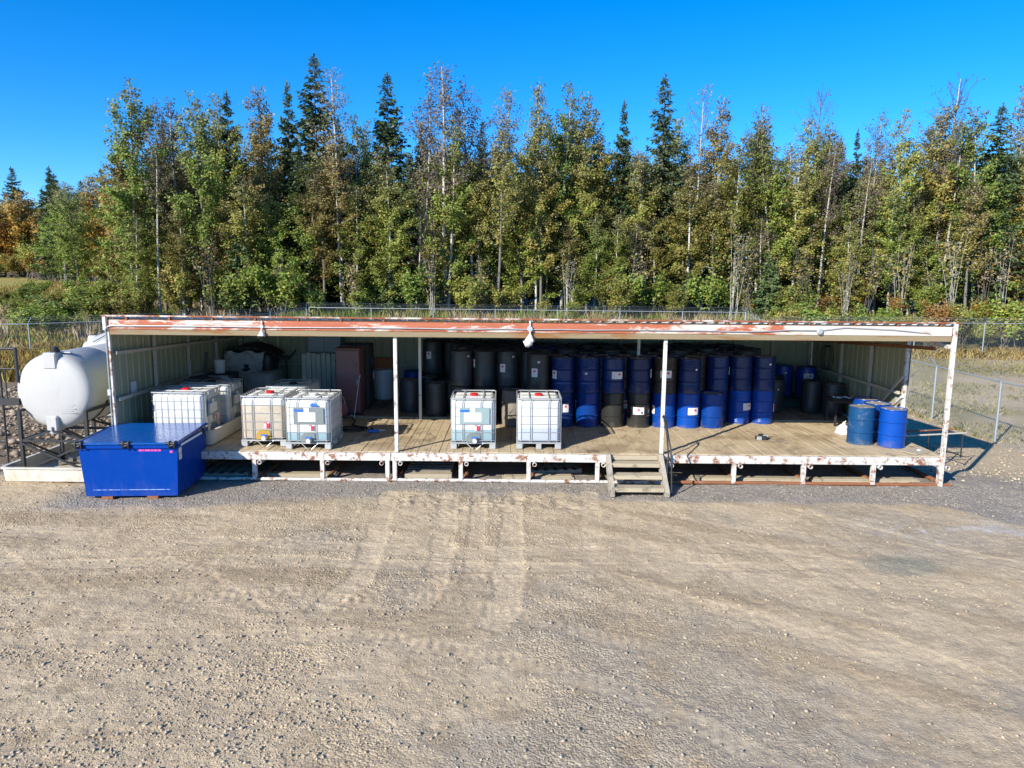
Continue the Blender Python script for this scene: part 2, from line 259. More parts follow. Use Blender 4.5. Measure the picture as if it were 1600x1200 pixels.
# ------------------------------------------------------------------ mesh helpers
def frame(d):
    d = np.asarray(d, float); d = d / (np.linalg.norm(d) + 1e-9)
    a = np.array([0, 0, 1.0]) if abs(d[2]) < .9 else np.array([1.0, 0, 0])
    u = np.cross(a, d); u /= np.linalg.norm(u); return u, np.cross(d, u)
class MB:
    def __init__(s): s.v = []; s.f = []; s.m = []
    def add(s, vs, fs, mi=0):
        o = len(s.v); s.v += [tuple(map(float, p)) for p in vs]; s.f += [tuple(o + i for i in f) for f in fs]; s.m += [mi] * len(fs); return s
    def box(s, x0, x1, y0, y1, z0, z1, b=0.0, mi=0):
        if b <= 0:
            vs = [(x, y, z) for z in (z0, z1) for y in (y0, y1) for x in (x0, x1)]
            return s.add(vs, [(0, 2, 3, 1), (4, 5, 7, 6), (0, 1, 5, 4), (2, 6, 7, 3), (0, 4, 6, 2), (1, 3, 7, 5)], mi)
        c = ((x0 + x1) / 2, (y0 + y1) / 2, (z0 + z1) / 2); h = ((x1 - x0) / 2, (y1 - y0) / 2, (z1 - z0) / 2); b = min(b, min(h) * .9)
        idx = {}; vs = []
        for sx in (-1, 1):
            for sy in (-1, 1):
                for sz in (-1, 1):
                    for ax in range(3):
                        p = [h[0] * sx, h[1] * sy, h[2] * sz]
                        for k in range(3):
                            if k != ax: p[k] -= b * (sx, sy, sz)[k]
                        idx[(sx, sy, sz, ax)] = len(vs); vs.append((c[0] + p[0], c[1] + p[1], c[2] + p[2]))
        fs = []
        for ax in range(3):
            o = [k for k in range(3) if k != ax]
            for sg in (-1, 1):
                q = []
                for a, bb in ((-1, -1), (1, -1), (1, 1), (-1, 1)):
                    k = [0, 0, 0]; k[ax] = sg; k[o[0]] = a; k[o[1]] = bb; q.append(idx[(*k, ax)])
                fs.append(tuple(q))
        for e in range(3):
            o = [k for k in range(3) if k != e]
            for a in (-1, 1):
                for bb in (-1, 1):
                    k1 = [0, 0, 0]; k1[o[0]] = a; k1[o[1]] = bb; q = []
                    k1[e] = -1; q.append(idx[(*k1, o[0])]); q.append(idx[(*k1, o[1])])
                    k1[e] = 1; q.append(idx[(*k1, o[1])]); q.append(idx[(*k1, o[0])]); fs.append(tuple(q))
        for sx in (-1, 1):
            for sy in (-1, 1):
                for sz in (-1, 1): fs.append(tuple(idx[(sx, sy, sz, a)] for a in range(3)))
        s._fix = True
        return s.add(vs, fs, mi)
    def tube(s, p0, p1, r, n=8, r1=None, cap=True, mi=0):
        return s.path([p0, p1], [r, r if r1 is None else r1], n, cap, mi)
    def path(s, pts, r, n=8, cap=True, mi=0):
        pts = [np.asarray(p, float) for p in pts]; k = len(pts)
        rr = r if hasattr(r, '__len__') else [r] * k
        vs = []
        for i, p in enumerate(pts):
            d = pts[min(i + 1, k - 1)] - pts[max(i - 1, 0)]; u, w = frame(d)
            for j in range(n):
                a = 2 * math.pi * j / n; vs.append(p + rr[i] * (math.cos(a) * u + math.sin(a) * w))
        fs = [(i * n + j, i * n + (j + 1) % n, (i + 1) * n + (j + 1) % n, (i + 1) * n + j) for i in range(k - 1) for j in range(n)]
        if cap: fs += [tuple(range(n - 1, -1, -1)), tuple(range((k - 1) * n, k * n))]
        return s.add(vs, fs, mi)
    def lathe(s, prof, n=28, c=(0, 0, 0), axis='z', mi=0, mis=None):
        vs = []; fs = []; k = len(prof)
        for r, h in prof:
            for j in range(n):
                a = 2 * math.pi * j / n; x, y = r * math.cos(a), r * math.sin(a)
                vs.append((c[0] + x, c[1] + y, c[2] + h) if axis == 'z' else (c[0] + x, c[1] + h, c[2] - y))
        o = len(s.v); s.v += [tuple(map(float, p)) for p in vs]
        for i in range(k - 1):
            for j in range(n):
                s.f.append((o + i * n + j, o + i * n + (j + 1) % n, o + (i + 1) * n + (j + 1) % n, o + (i + 1) * n + j)); s.m.append(mis[i] if mis else mi)
        if prof[0][0] > 1e-4: s.f.append(tuple(o + j for j in range(n - 1, -1, -1))); s.m.append(mis[0] if mis else mi)
        if prof[-1][0] > 1e-4: s.f.append(tuple(o + (k - 1) * n + j for j in range(n))); s.m.append(mis[-1] if mis else mi)
        return s
    def mesh(s, name, smooth=None):
        me = bpy.data.meshes.new(name); me.from_pydata(s.v, [], s.f)
        if any(s.m): me.polygons.foreach_set('material_index', s.m)
        import bmesh
        bm = bmesh.new(); bm.from_mesh(me); bmesh.ops.recalc_face_normals(bm, faces=bm.faces); bm.to_mesh(me); bm.free()
        if smooth is not None:
            me.polygons.foreach_set('use_smooth', [True] * len(me.polygons)); me.set_sharp_from_angle(angle=R(smooth))
        me.update(); return me
    def build(s, name, mat, parent=None, smooth=None, loc=None):
        return link(name, s.mesh(name, smooth), mat, parent, loc)
def link(name, me, mat, parent=None, loc=None, rz=0):
    if mat is not None and len(me.materials) == 0:
        for q in (mat if isinstance(mat, (list, tuple)) else [mat]): me.materials.append(M[q] if isinstance(q, str) else q)
    o = bpy.data.objects.new(name, me); COL.objects.link(o)
    if parent is not None: o.parent = parent
    if loc is not None: o.location = loc
    if rz: o.rotation_euler = (0, 0, rz)
    return o
def tag(o, label=None, cat=None, group=None, kind=None):
    if label: o['label'] = label
    if cat: o['category'] = cat
    if group: o['group'] = group
    if kind: o['kind'] = kind
    return o
def thing(name, label, cat, loc=(0, 0, 0), rz=0, group=None):
    o = bpy.data.objects.new(name, None); COL.objects.link(o); o.location = loc; o.rotation_euler = (0, 0, rz); o.empty_display_size = .2
    return tag(o, label, cat, group)
def np_mesh(name, V, F, cols=None, attrs=None, smooth=False):
    """V (n,3), F (m,k) arrays"""
    me = bpy.data.meshes.new(name); k = F.shape[1]
    me.vertices.add(len(V)); me.vertices.foreach_set('co', V.astype(np.float32).ravel())
    me.loops.add(F.size); me.loops.foreach_set('vertex_index', F.astype(np.int32).ravel())
    me.polygons.add(len(F)); me.polygons.foreach_set('loop_start', np.arange(0, F.size, k, dtype=np.int32))
    if smooth: me.polygons.foreach_set('use_smooth', np.ones(len(F), bool))
    if cols is not None:
        a = me.color_attributes.new('Col', 'FLOAT_COLOR', 'POINT'); c = np.ones((len(V), 4), np.float32); c[:, :3] = cols; a.data.foreach_set('color', c.ravel())
    for nme, arr in (attrs or {}).items():
        a = me.attributes.new(nme, 'FLOAT', 'POINT'); a.data.foreach_set('value', arr.astype(np.float32).ravel())
    me.update(calc_edges=True); me.validate(); return me
def sstep(a, b, x):
    t = np.clip((x - a) / (b - a), 0, 1); return t * t * (3 - 2 * t)
def vnoise(x, y, scale, seed):
    g = np.random.default_rng(seed).random((257, 257)); u = x * scale + 1000.3; w = y * scale + 1000.7
    i = np.floor(u).astype(int); j = np.floor(w).astype(int); fu = u - i; fw = w - j
    fu = fu * fu * (3 - 2 * fu); fw = fw * fw * (3 - 2 * fw); i %= 256; j %= 256
    return (g[i, j] * (1 - fu) + g[i + 1, j] * fu) * (1 - fw) + (g[i, j + 1] * (1 - fu) + g[i + 1, j + 1] * fu) * fw
def fbm(x, y, scale, seed, oct=4, gain=.5):
    s = 0; a = 1; t = 0
    for k in range(oct): s = s + a * vnoise(x, y, scale * 2 ** k, seed + k); t += a; a *= gain
    return s / t

# ------------------------------------------------------------------ ground
def terrain(X, Y):
    l = sstep(-12, -27, X)
    a = sstep(46, 57, Y) * 1.1 + sstep(60, 140, Y) * 1.5
    b = np.clip((Y - 37) / 100, 0, 1.15) * 4.5
    drop = -.32 * sstep(9.9, 12.0, X) * sstep(15.2, 18.0, Y) * sstep(46, 34, Y)
    bank = sstep(-10.9, -13.5, X) * sstep(12, 17, Y) * sstep(30, 22, Y) * 0.35
    return a * (1 - l) + b * l + bank + drop
TRACKS = [  # (polyline on the yard, half width, depth, lug, paler)
    ([(-2.55, 14.5), (-2.36, 12.27), (-2.24, 10.34), (-2.6, 9.2)], .20, .012, 1, .9),
    ([(-1.28, 14.4), (-1.17, 12.3), (-1.13, 10.37), (-1.3, 9.4)], .20, .012, 1, .8),
    ([(-0.66, 14.5), (-0.60, 12), (-0.57, 10.4)], .16, .008, 0, .55),
    ([(0.02, 14.5), (0.02, 11.7), (-0.06, 9.7), (-.2, 8.9)], .22, .014, 1, 1.0),
    ([(1.61, 14.6), (1.38, 11.7), (1.31, 10.2)], .20, .010, 1, .8),
    ([(-8.6, 11.4), (-7.4, 10.35), (-6.6, 9.7)], .17, .009, 2, .3),
    ([(-2.3, 9.5), (-0.93, 10.25), (-0.1, 10.3)], .18, .012, 2, .1),
    ([(-5.9, 11.1), (-4.8, 10.41), (-3.5, 9.3)], .16, .007, 2, .12),
    ([(4.25, 12.4), (4.40, 11.38), (4.60, 10.5)], .10, .014, 1, .5),
    ([(4.75, 12.2), (4.95, 11.0), (5.3, 10.0)], .10, .010, 0, .3),
    ([(-1.6, 9.75), (0.03, 9.14), (1.6, 8.32), (2.85, 7.37), (4.2, 5.9)], .18, .006, 2, .14),
    ([(-1.8, 8.5), (0.03, 7.99), (1.41, 7.22), (2.7, 5.9)], .18, .007, 2, .12),
    ([(-8, 8.4), (-3.93, 8.38), (-1.59, 8.58), (0.03, 9.14)], .2, .006, 0, .12),
    ([(1.48, 10.42), (3.05, 9.19), (4.54, 7.92), (6.5, 6.3)], .18, .006, 0, .18),
    ([(3.15, 12.09), (3.28, 10.95), (4.0, 9.4), (5.6, 7.4), (7, 6)], .18, .006, 0, .18),
    ([(-4.8, 9.5), (-3.91, 9.55), (-3.17, 9.77), (-2.0, 9.4)], .17, .009, 2, .1),
    ([(-3.9, 11.7), (-2.4, 12.4), (-1.0, 13.5)], .18, .012, 2, .1),
    ([(-9, 12.0), (-5, 11.7), (-1, 11.3), (4, 11.6), (9, 11.0)], .22, .005, 0, .15),
    ([(-9, 10.6), (-4, 10.9), (0, 10.7), (5, 10.9)], .2, .008, 0, .15),
    ([(5.5, 13.6), (7.5, 11.5), (10, 9.4)], .2, .010, 0, .4)]
def yard_fields(X, Y):
    """micro relief (m), colour, grit for points on the yard"""
    near = sstep(17.5, 15.5, Y) * sstep(4, 5.5, Y) * sstep(13.5, 11.5, np.abs(X))
    dz = (fbm(X, Y, .6, 3, 4) - .5) * .07 + (fbm(X, Y, 4, 9, 4) - .5) * .030
    dz += (fbm(X, Y, 16, 19, 3, .8) - .5) * .030
    # streaks worn by turning vehicles
    su = fbm(X * .35 + Y * .25, Y * 1.5 + X * .9, 1.0, 40, 4); su2 = fbm(X * .25, Y * 1.6, 1.0, 50, 4)
    w = sstep(-1, 3, X); st = su * w + su2 * (1 - w)
    dz += (st - .5) * .035
    tan = np.array([.550, .438, .290]); grey = np.array([.390, .340, .265]); pale = np.array([.60, .485, .325]); brown = np.array([.400, .305, .190])
    col = np.ones(X.shape + (3,)) * tan
    def blend(c, m): return col * (1 - m[..., None]) + np.array(c) * m[..., None]
    big = fbm(X, Y, .35, 60, 5, .55); mid = fbm(X, Y, 1.4, 70, 5, .6)
    col = blend(pale, .6 * sstep(.5, .68, mid)); col = blend(brown, .62 * sstep(.52, .68, st))
    col = blend(grey, .65 * sstep(.50, .66, big))
    col = blend(brown, .5 * sstep(.56, .72, fbm(X, Y, 2.2, 77, 5, .62)))
    grit = (.25 + .6 * sstep(.42, .62, big * .5 + fbm(X, Y, .8, 85, 4) * .5)) * (1 - .55 * sstep(0, 4, X))
    # grey gravel along the platform
    edge = 14.15 + .45 * (fbm(X, Y, .7, 90, 4) - .5) * 2 - .75 * sstep(-4.5, -6.5, X) - .15 * sstep(4, 6, X) - 1.3 * sstep(8, 10.2, X) + .35 * sstep(2.2, 1.6, np.abs(X + .6))
    g = sstep(-.15, .22, Y - edge) * sstep(17.5, 16.0, Y + 0 * X) * sstep(-9.6, -8.6, X)
    col = blend(np.array([.305, .285, .262]), g * .85); grit = np.maximum(grit, g)
    # tracks
    lugs = np.zeros_like(X)
    for pl, hw, dep, lug, pl_amt in TRACKS:
        best = np.full(X.shape, 9.0); s_at = np.zeros(X.shape); side = np.zeros(X.shape); acc = 0
        for (x0, y0), (x1, y1) in zip(pl[:-1], pl[1:]):
            dx, dy = x1 - x0, y1 - y0; L = math.hypot(dx, dy); t = ((X - x0) * dx + (Y - y0) * dy) / L; tc = np.clip(t, 0, L)
            d = np.hypot(X - x0 - tc * dx / L, Y - y0 - tc * dy / L); sd = ((X - x0) * dy - (Y - y0) * dx) / L
            k = d < best; best = np.where(k, d, best); s_at = np.where(k, acc + tc, s_at); side = np.where(k, sd, side); acc += L
        wob = hw * (1 + .9 * (fbm(X, Y, 2.6, 120, 4, .6) - .5)); m = sstep(wob * 1.1, wob * .75, best)
        keep = sstep(.28, .50, fbm(X, Y, .9, 130 + len(pl), 3)); m = m * keep
        dz += -dep * m + dep * .35 * sstep(wob * 1.5, wob * 1.15, best) * sstep(wob * .85, wob * 1.1, best) * keep
        if lug:
            pt = .11 if lug == 1 else .15
            ph = (s_at + np.abs(side) * (.7 if lug == 1 else .35)) / pt
            dz += m * (np.abs((ph % 1) - .5) < .22) * (.007 if lug == 1 else .011)
        col = blend(pale, m * pl_amt * .75); grit = grit * (1 - .75 * m)
    # churned clods where the machines brake at the platform
    ch = sstep(13.2, 13.9, Y) * sstep(14.7, 14.2, Y) * sstep(-2.8, -2.0, X) * sstep(2.0, 1.2, X)
    dz += ch * (fbm(X, Y, 5, 140, 4, .6) - .45) * .14; col = blend(np.array([.40, .335, .24]), ch * .55)
    # pale salt bloom and a faint green puddle bed
    sm = sstep(.52, .62, fbm(X, Y, 1.6, 150, 5)) * sstep(1.6, .5, np.hypot((X - 8.0) * .8, (Y - 12.4) * 1.6)); col = blend(np.array([.56, .53, .50]), sm * .7)
    gm = sstep(.75, .35, np.hypot((X - 6.3) * .9, (Y - 10.95) * 1.5) + .5 * (fbm(X, Y, 2, 160, 4) - .5)); col = blend(np.array([.22, .24, .19]), gm * .6); grit = grit * (1 - .6 * gm)
    tonal = .86 + .30 * fbm(X, Y, 7, 170, 4, .6)
    return dz * near, col * tonal[..., None], np.clip(grit, 0, 1), near
def ground():
    def axis(lo, hi, fine0, fine1, st, grow):
        a = list(np.arange(fine0, fine1, st)); s = st; x = a[-1]
        while x < hi: s *= grow; x += s; a.append(min(x, hi))
        s = st; x = fine0; pre = []
        while x > lo: s *= grow; x -= s; pre.append(max(x, lo))
        return np.array(pre[::-1] + a)
    xs = axis(-700, 700, -11.5, 12, .034, 1.22); ys = axis(-60, 1200, 5.4, 16.2, .030, 1.16)
    X, Y = np.meshgrid(xs, ys); dz, col, grit, near = yard_fields(X, Y)
    Z = terrain(X, Y) + dz
    def blend(c, m):
        nonlocal col
        col = col * (1 - m[..., None]) + np.array(c) * m[..., None]
    n1 = fbm(X, Y, .25, 200, 5); n2 = fbm(X, Y, .9, 210, 4)
    # rough bank on the tank side, dry grass beyond the side fence, meadow, forest floor
    blend((.17, .125, .085), sstep(-9.5, -11.5, X) * sstep(14.5, 16.5, Y) * .8)
    blend((.52, .425, .29), (.55 + .45 * sstep(.35, .6, n2)) * sstep(9.6, 11, X) * sstep(15.5, 17, Y) * .85); grit = np.maximum(grit, .8 * sstep(9.6, 11, X) * sstep(15.5, 17, Y))
    dry = sstep(13.2, 14.6, X + 1.2 * (n2 - .5)) * sstep(15, 18, Y); blend((.50, .405, .275), dry); blend((.25, .225, .095), dry * sstep(.48, .66, n1 * .5 + n2 * .5) * .75)
    beh = sstep(30, 36, Y) * (1 - sstep(13.2, 15, X) * sstep(44.5, 41.5, Y)); blend((.19, .16, .07), beh); blend((.09, .11, .03), beh * sstep(.45, .6, n1))
    blend((.40, .34, .11), sstep(-24, -30, X) * sstep(62, 90, Y) * .8)
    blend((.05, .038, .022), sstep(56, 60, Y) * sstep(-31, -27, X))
    nx, ny = len(xs), len(ys); i = np.arange(nx - 1); j = np.arange(ny - 1); I, J = np.meshgrid(i, j); a = (J * nx + I).ravel()
    F = np.stack([a, a + 1, a + nx + 1, a + nx], 1)
    me = np_mesh('ground', np.stack([X.ravel(), Y.ravel(), Z.ravel()], 1), F, col.reshape(-1, 3), {'grit': grit.ravel()}, True)
    o = link('ground', me, 'ground'); tag(o, kind='structure'); return o
ground()

def gravel():
    n = 140000
    # density follows the loose gravel of the yard; more of it close to the viewer's side where it lies in drifts
    X = RNG.uniform(-12, 12, n * 3); Y = 5.2 + 10.3 * RNG.random(n * 3) ** 1.25
    dz, col, grit, near = yard_fields(X, Y)
    drift = sstep(.44, .66, fbm(X * .6 + Y * .2, Y * 1.3, .9, 300, 5, .6)); fore = sstep(10.8, 7.5, Y) * sstep(5.5, 1.0, X)
    p = np.clip(.06 + .30 * drift * (1 - .6 * sstep(1, 5, X)) * (.3 + fore) + .45 * fore * drift + .25 * grit * sstep(13.4, 14.2, Y) + .08 * fore, 0, 1)
    k = RNG.random(n * 3) < p * .72; X, Y, dz, col = X[k][:n], Y[k][:n], dz[k][:n], col[k][:n]; n = len(X)
    s = .0052 * (1 - RNG.random(n)) ** -.42; s = np.clip(s, .0045, .025)
    O = np.array([(1, 0, 0), (0, 1, 0), (-1, 0, 0), (0, -1, 0), (0, 0, 1), (0, 0, -1)], float)
    V = O[None] * (1 + RNG.uniform(-.35, .35, (n, 6, 1))) * s[:, None, None] * np.stack([RNG.uniform(.8, 1.35, n), RNG.uniform(.8, 1.2, n), RNG.uniform(.5, .85, n)], 1)[:, None, :]
    V += RNG.uniform(-.2, .2, (n, 6, 3)) * s[:, None, None]
    a = RNG.uniform(0, 6.28, n); c_, s_ = np.cos(a)[:, None], np.sin(a)[:, None]
    vx = V[..., 0] * c_ - V[..., 1] * s_; vy = V[..., 0] * s_ + V[..., 1] * c_
    V = np.stack([vx + X[:, None], vy + Y[:, None], V[..., 2] + (dz + terrain(X, Y) + s * .22)[:, None]], 2)
    Fo = np.array([(0, 1, 4), (1, 2, 4), (2, 3, 4), (3, 0, 4), (1, 0, 5), (2, 1, 5), (3, 2, 5), (0, 3, 5)])
    F = (Fo[None] + 6 * np.arange(n)[:, None, None]).reshape(-1, 3)
    tone = np.where(RNG.random(n) < .62, RNG.uniform(.74, 1.0, n), RNG.uniform(.48, .8, n)); base = col * .55 + np.array([.44, .37, .27]) * .45
    C = np.repeat(base * tone[:, None], 6, 0)
    o = link('loose_gravel', np_mesh('loose_gravel', V.reshape(-1, 3), F, C), 'stone'); tag(o, 'loose pale gravel stones strewn over the dirt yard', 'gravel', kind='stuff')
    # rubble on the bank behind the tank
    n = 5200; X = RNG.uniform(-19, -9.6, n); Y = RNG.uniform(16.5, 31, n); s = np.clip(.03 * (1 - RNG.random(n)) ** -.4, .02, .12)
    V = O[None] * (1 + RNG.uniform(-.35, .35, (n, 6, 1))) * s[:, None, None] * np.array([1.2, 1, .7]); V += RNG.uniform(-.25, .25, (n, 6, 3)) * s[:, None, None]
    V += np.stack([X, Y, terrain(X, Y) + s * .25], 1)[:, None, :]
    F = (Fo[None] + 6 * np.arange(n)[:, None, None]).reshape(-1, 3); C = np.repeat(np.array([.27, .21, .155]) * RNG.uniform(.5, 1.35, n)[:, None], 6, 0)
    o2n = 11000; X2 = RNG.uniform(9.7, 15.5, o2n); Y2 = RNG.uniform(15.6, 32, o2n); s2 = np.clip(.008 * (1 - RNG.random(o2n)) ** -.45, .007, .05)
    V2 = O[None] * (1 + RNG.uniform(-.35, .35, (o2n, 6, 1))) * s2[:, None, None] * np.array([1.2, 1, .7]); V2 += RNG.uniform(-.25, .25, (o2n, 6, 3)) * s2[:, None, None]; V2 += np.stack([X2, Y2, terrain(X2, Y2) + s2 * .2], 1)[:, None, :]
    F2 = (Fo[None] + 6 * np.arange(o2n)[:, None, None]).reshape(-1, 3); C2 = np.repeat(np.array([.46, .385, .275]) * RNG.uniform(.5, 1.15, o2n)[:, None], 6, 0)
    q = link('pale_gravel', np_mesh('pale_gravel', V2.reshape(-1, 3), F2, C2), 'stone'); tag(q, 'pale gravel between the shed end and the side fence', 'gravel', kind='stuff')
    o = link('rubble', np_mesh('rubble', V.reshape(-1, 3), F, C), 'stone'); tag(o, 'brown rubble covering the bank behind the white tanks', 'rubble', kind='stuff')
gravel()

# ------------------------------------------------------------------ platform
D = 0.67; YF = 15.3; YB = 22.7; XL, XR = -8.6, 9.42
def rust_line(rings): pass
plat = thing('platform', 'long raised timber platform on white rusting steel legs', 'platform', (0, 0, 0))
XC = [XL, -2.62, 3.42, XR]   # three skids butted end to end
for i in range(3):
    a, b = XC[i] + .006, XC[i + 1] - .006
    if i == 1: segs = [(a, 2.06), (3.30, b)]
    else: segs = [(a, b)]
    for q, w in segs: MB().box(q, w, YF, YF + .10, .485, .655, .008).build('front_beam', 'white_rust', plat)
    MB().tube((a + (.55 if i == 0 else 0), YF + .05, .05), (b + (.22 if i == 2 else 0), YF + .05, .04), .038, 10).build('ground_runner', 'rust' if i == 2 else 'white_rust', plat, 40)
LEGS = [-8.5, -7.05, -5.60, -4.12, -2.70, -2.54, -1.10, .38, 1.88, 3.36, 4.86, 6.38, 7.90, 9.36]
leg_me = MB().box(-.045, .045, 0, .09, .0, .484, .006).mesh('leg'); leg_me.materials.append(M['white_rust'])
ring = MB()
for j in range(14):
    a0, a1 = 2 * math.pi * j / 14, 2 * math.pi * (j + 1) / 14
    q = [(r * math.cos(a), y, r * math.sin(a)) for a in (a0, a1) for r in (.034, .046) for y in (0, 7.1)]
    ring.add(q, [(0, 2, 6, 4), (2, 3, 7, 6), (0, 4, 5, 1)])
ring_me = ring.mesh('joist_pipe', 40); ring_me.materials.append(M['white_rust'])
skid_me = MB().tube((0, 0, 0), (0, 7.0, 0), .05, 8).mesh('skid_pipe', 40); skid_me.materials.append(M['rust'])
for x in LEGS:
    link('leg', leg_me, None, plat, (x, YF + .004, .04))
    if x != -2.54: link('leg', leg_me, None, plat, (x, 19.0, .04)); link('leg', leg_me, None, plat, (x, 22.5, .04))
    link('joist_pipe', ring_me, None, plat, (x + (.125 if x != -2.70 else -.12), YF - .03, .435))
    link('skid_pipe', skid_me, None, plat, (x + .10, YF + .16, .055))
def planks(x0, x1, y0, y1, w, mat, top):
    ws = [w * q for q in (.72, .9, 1.08, 1.3)]; base = []
    for q in ws:
        me = MB().box(0, q - .005, 0, y1 - y0, -.045, 0, .005).mesh('plank'); me.materials.append(M[mat]); base.append(me)
    x = x0
    while x < x1 - .05:
        k = random.randrange(4)
        if x + ws[k] > x1: k = 0
        o = link('plank', base[k], None, plat, (x + .002, y0 + random.uniform(-.012, .012), top + random.uniform(-.008, .004)))
        o.rotation_euler = (random.uniform(-.0012, .0012), random.uniform(-.010, .010), random.uniform(-.0006, .0006)); x += ws[k]
planks(XL, XR + .0, YF + .105, 19.10, 18.02 / 90, 'deck', D)
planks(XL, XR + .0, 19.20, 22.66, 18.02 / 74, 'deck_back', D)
for i in range(3): MB().box(XC[i] + .01, XC[i + 1] - .01, 19.105, 19.195, .56, D + .035, .006).build('edge_strip', 'lumber', plat)
for y in (17.2, 21): MB().box(XL, XR, y, y + .1, .48, .615).build('cross_beam', 'rust', plat)

# ------------------------------------------------------------------ shed
shed = thing('storage_shed', 'open fronted shed of green sheet metal with rusty red front beam', 'shed')
def zroof(y): return 3.545 - (y - YF) * (3.545 - 2.93) / (YB - YF)
def corrugated(width, h0, h1, ribs=5):
    """sheet in the xz plane, ribs towards -y; top follows a slope h0 -> h1"""
    prof = []; p = width / ribs
    for i in range(ribs):
        x = i * p
        prof += [(x, 0), (x + p * .58, 0), (x + p * .66, -.013), (x + p * .84, -.013), (x + p * .92, 0)]
    prof.append((width, 0)); m = MB(); k = len(prof); vs = []
    for t in (0, .003):
        for x, y in prof: vs.append((x, y + t, 0))
        for x, y in prof: vs.append((x, y + t, h0 + (h1 - h0) * x / width))
    fs = [(i, i + 1, k + i + 1, k + i) for i in range(k - 1)] + [(2 * k + i + 1, 2 * k + i, 3 * k + i, 3 * k + i + 1) for i in range(k - 1)]
    m.add(vs, fs); return m
pw = (XR - XL) / 15
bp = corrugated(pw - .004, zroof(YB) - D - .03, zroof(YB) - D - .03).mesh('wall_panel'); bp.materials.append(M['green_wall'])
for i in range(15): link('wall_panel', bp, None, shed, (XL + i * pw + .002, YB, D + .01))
lw = (YB - YF) / 4
for i in range(4):
    y0 = YF + i * lw
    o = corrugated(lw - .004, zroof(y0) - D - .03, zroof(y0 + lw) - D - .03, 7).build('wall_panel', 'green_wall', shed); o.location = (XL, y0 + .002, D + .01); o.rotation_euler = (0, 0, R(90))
    if i > 0:
        y0 = 17.05 + (i - 1) * (YB - 17.05) / 3; w = (YB - 17.05) / 3
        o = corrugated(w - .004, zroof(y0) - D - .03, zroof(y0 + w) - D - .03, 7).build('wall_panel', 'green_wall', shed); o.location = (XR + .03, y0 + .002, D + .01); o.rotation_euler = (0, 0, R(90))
def post(x, y, z0, z1, w=.07, mat='white_rust2'): return MB().box(x - w / 2, x + w / 2, y - w / 2, y + w / 2, z0, z1, .008).build('post', mat, shed)
post(XL + .02, YF + .05, D, 3.5, .07, 'white_rust')
for x in (-2.50, 3.27): post(x, YF + .092, D + .0, 3.30, .078, 'white_rust2')
post(XR - .06, YF - .0, .02, 3.6, .085, 'white_rust')
for x in (-2.44, 3.33): post(x, 19.0, D, zroof(19) - .12, .075)
for y in (17.15, 18.95, 20.75): post(XL + .075, y, D, zroof(y) - .06, .075, 'girt')
for y in (17.08, 18.8, 20.5): post(XR - .045, y, D, zroof(y) - .06, .085, 'white_rust' if y < 18 else 'girt')
for i in range(16):
    x = XL + .08 + i * (XR - XL - .16) / 15; post(x, YB - .085, D, zroof(YB) - .06, .10 if i in (0, 5, 10, 15) else .06, 'girt')
def beam(name, p0, p1, w, h, mat, par=shed):
    """rectangular bar between two points"""
    p0, p1 = np.array(p0, float), np.array(p1, float); d = p1 - p0; L = np.linalg.norm(d); q = Vector(d).to_track_quat('X', 'Z')
    o = MB().box(0, L, -w / 2, w / 2, -h / 2, h / 2, min(w, h) * .1).build(name, mat, par); o.location = p0; o.rotation_euler = q.to_euler(); return o
for z in (1.78, 2.78): beam('girt', (XL + .125, YF + .1, z), (XL + .125, YB - .15, z - (0 if z < 2 else .26)), .05, .075, 'girt')
beam('girt', (XR - .10, 17.2, 1.78), (XR - .10, YB - .15, 1.78), .05, .075, 'girt')
beam('girt', (XR - .10, 15.9, 2.98), (XR - .10, YB - .15, 2.58), .05, .075, 'rust')
beam('girt', (XL + .2, YB - .145, 1.70), (XR - .2, YB - .145, 1.70), .05, .07, 'girt')
beam('brace', (XR - .13, 17.0, 1.72), (XR - .13, 17.9, 1.05), .06, .06, 'white_rust'); beam('brace', (XR - .13, 17.02, 2.2), (XR - .13, 18.0, 1.4), .05, .05, 'girt')
beam('rail_stub', (XR - .12, YF + .02, 3.07), (XR - .14, YF + .75, 3.10), .07, .09, 'white_rust')
MB().box(XL + .075, XR - .13, YF - .03, YF + .06, 3.30, 3.50, .012).build('front_beam', 'red_rust', shed)
MB().box(XL + .075, XR - .13, YF - .018, YF + .035, 3.185, 3.297, .006).build('header', 'header', shed)
MB().box(XL - .06, XR + .02, YF - .05, YF + .03, 3.565, 3.60, .006).build('roof_edge', 'edge_rust', shed)
MB().box(XL - .05, XL + .02, YF - .045, YF + .02, 3.28, 3.562, .006).build('corner_trim', 'white_plastic', shed)
br = MB().box(-.02, .02, -.03, .04, 3.503, 3.563).box(-.03, .03, .041, .045, 3.45, 3.54).mesh('bracket'); br.materials.append(M['rust'])
for i in range(20): link('bracket', br, None, shed, (XL + .45 + i * .905, YF, 0))
slope = math.atan2(3.545 - 2.93, YB - YF); rl = (YB - YF + .25) / math.cos(slope)
def roof_sheet(w):
    m = MB(); p = w / 5; prof = []
    for i in range(5):
        x = i * p; prof += [(x, 0), (x + p * .58, 0), (x + p * .66, .028), (x + p * .84, .028), (x + p * .92, 0)]
    prof.append((w, 0)); k = len(prof)
    vs = [(x, y, z + t) for t in (0, .003) for y in (0, rl) for x, z in prof]
    return m.add(vs, [(i, i + 1, k + i + 1, k + i) for i in range(k - 1)] + [(2 * k + i + 1, 2 * k + i, 3 * k + i, 3 * k + i + 1) for i in range(k - 1)]).mesh('roof_panel')
rm = roof_sheet(pw - .003); rm.materials.append(M['roof'])
for i in range(15):
    o = link('roof_panel', rm, None, shed, (XL + i * pw, YF - .02, 3.53)); o.rotation_euler = (-slope, 0, 0)
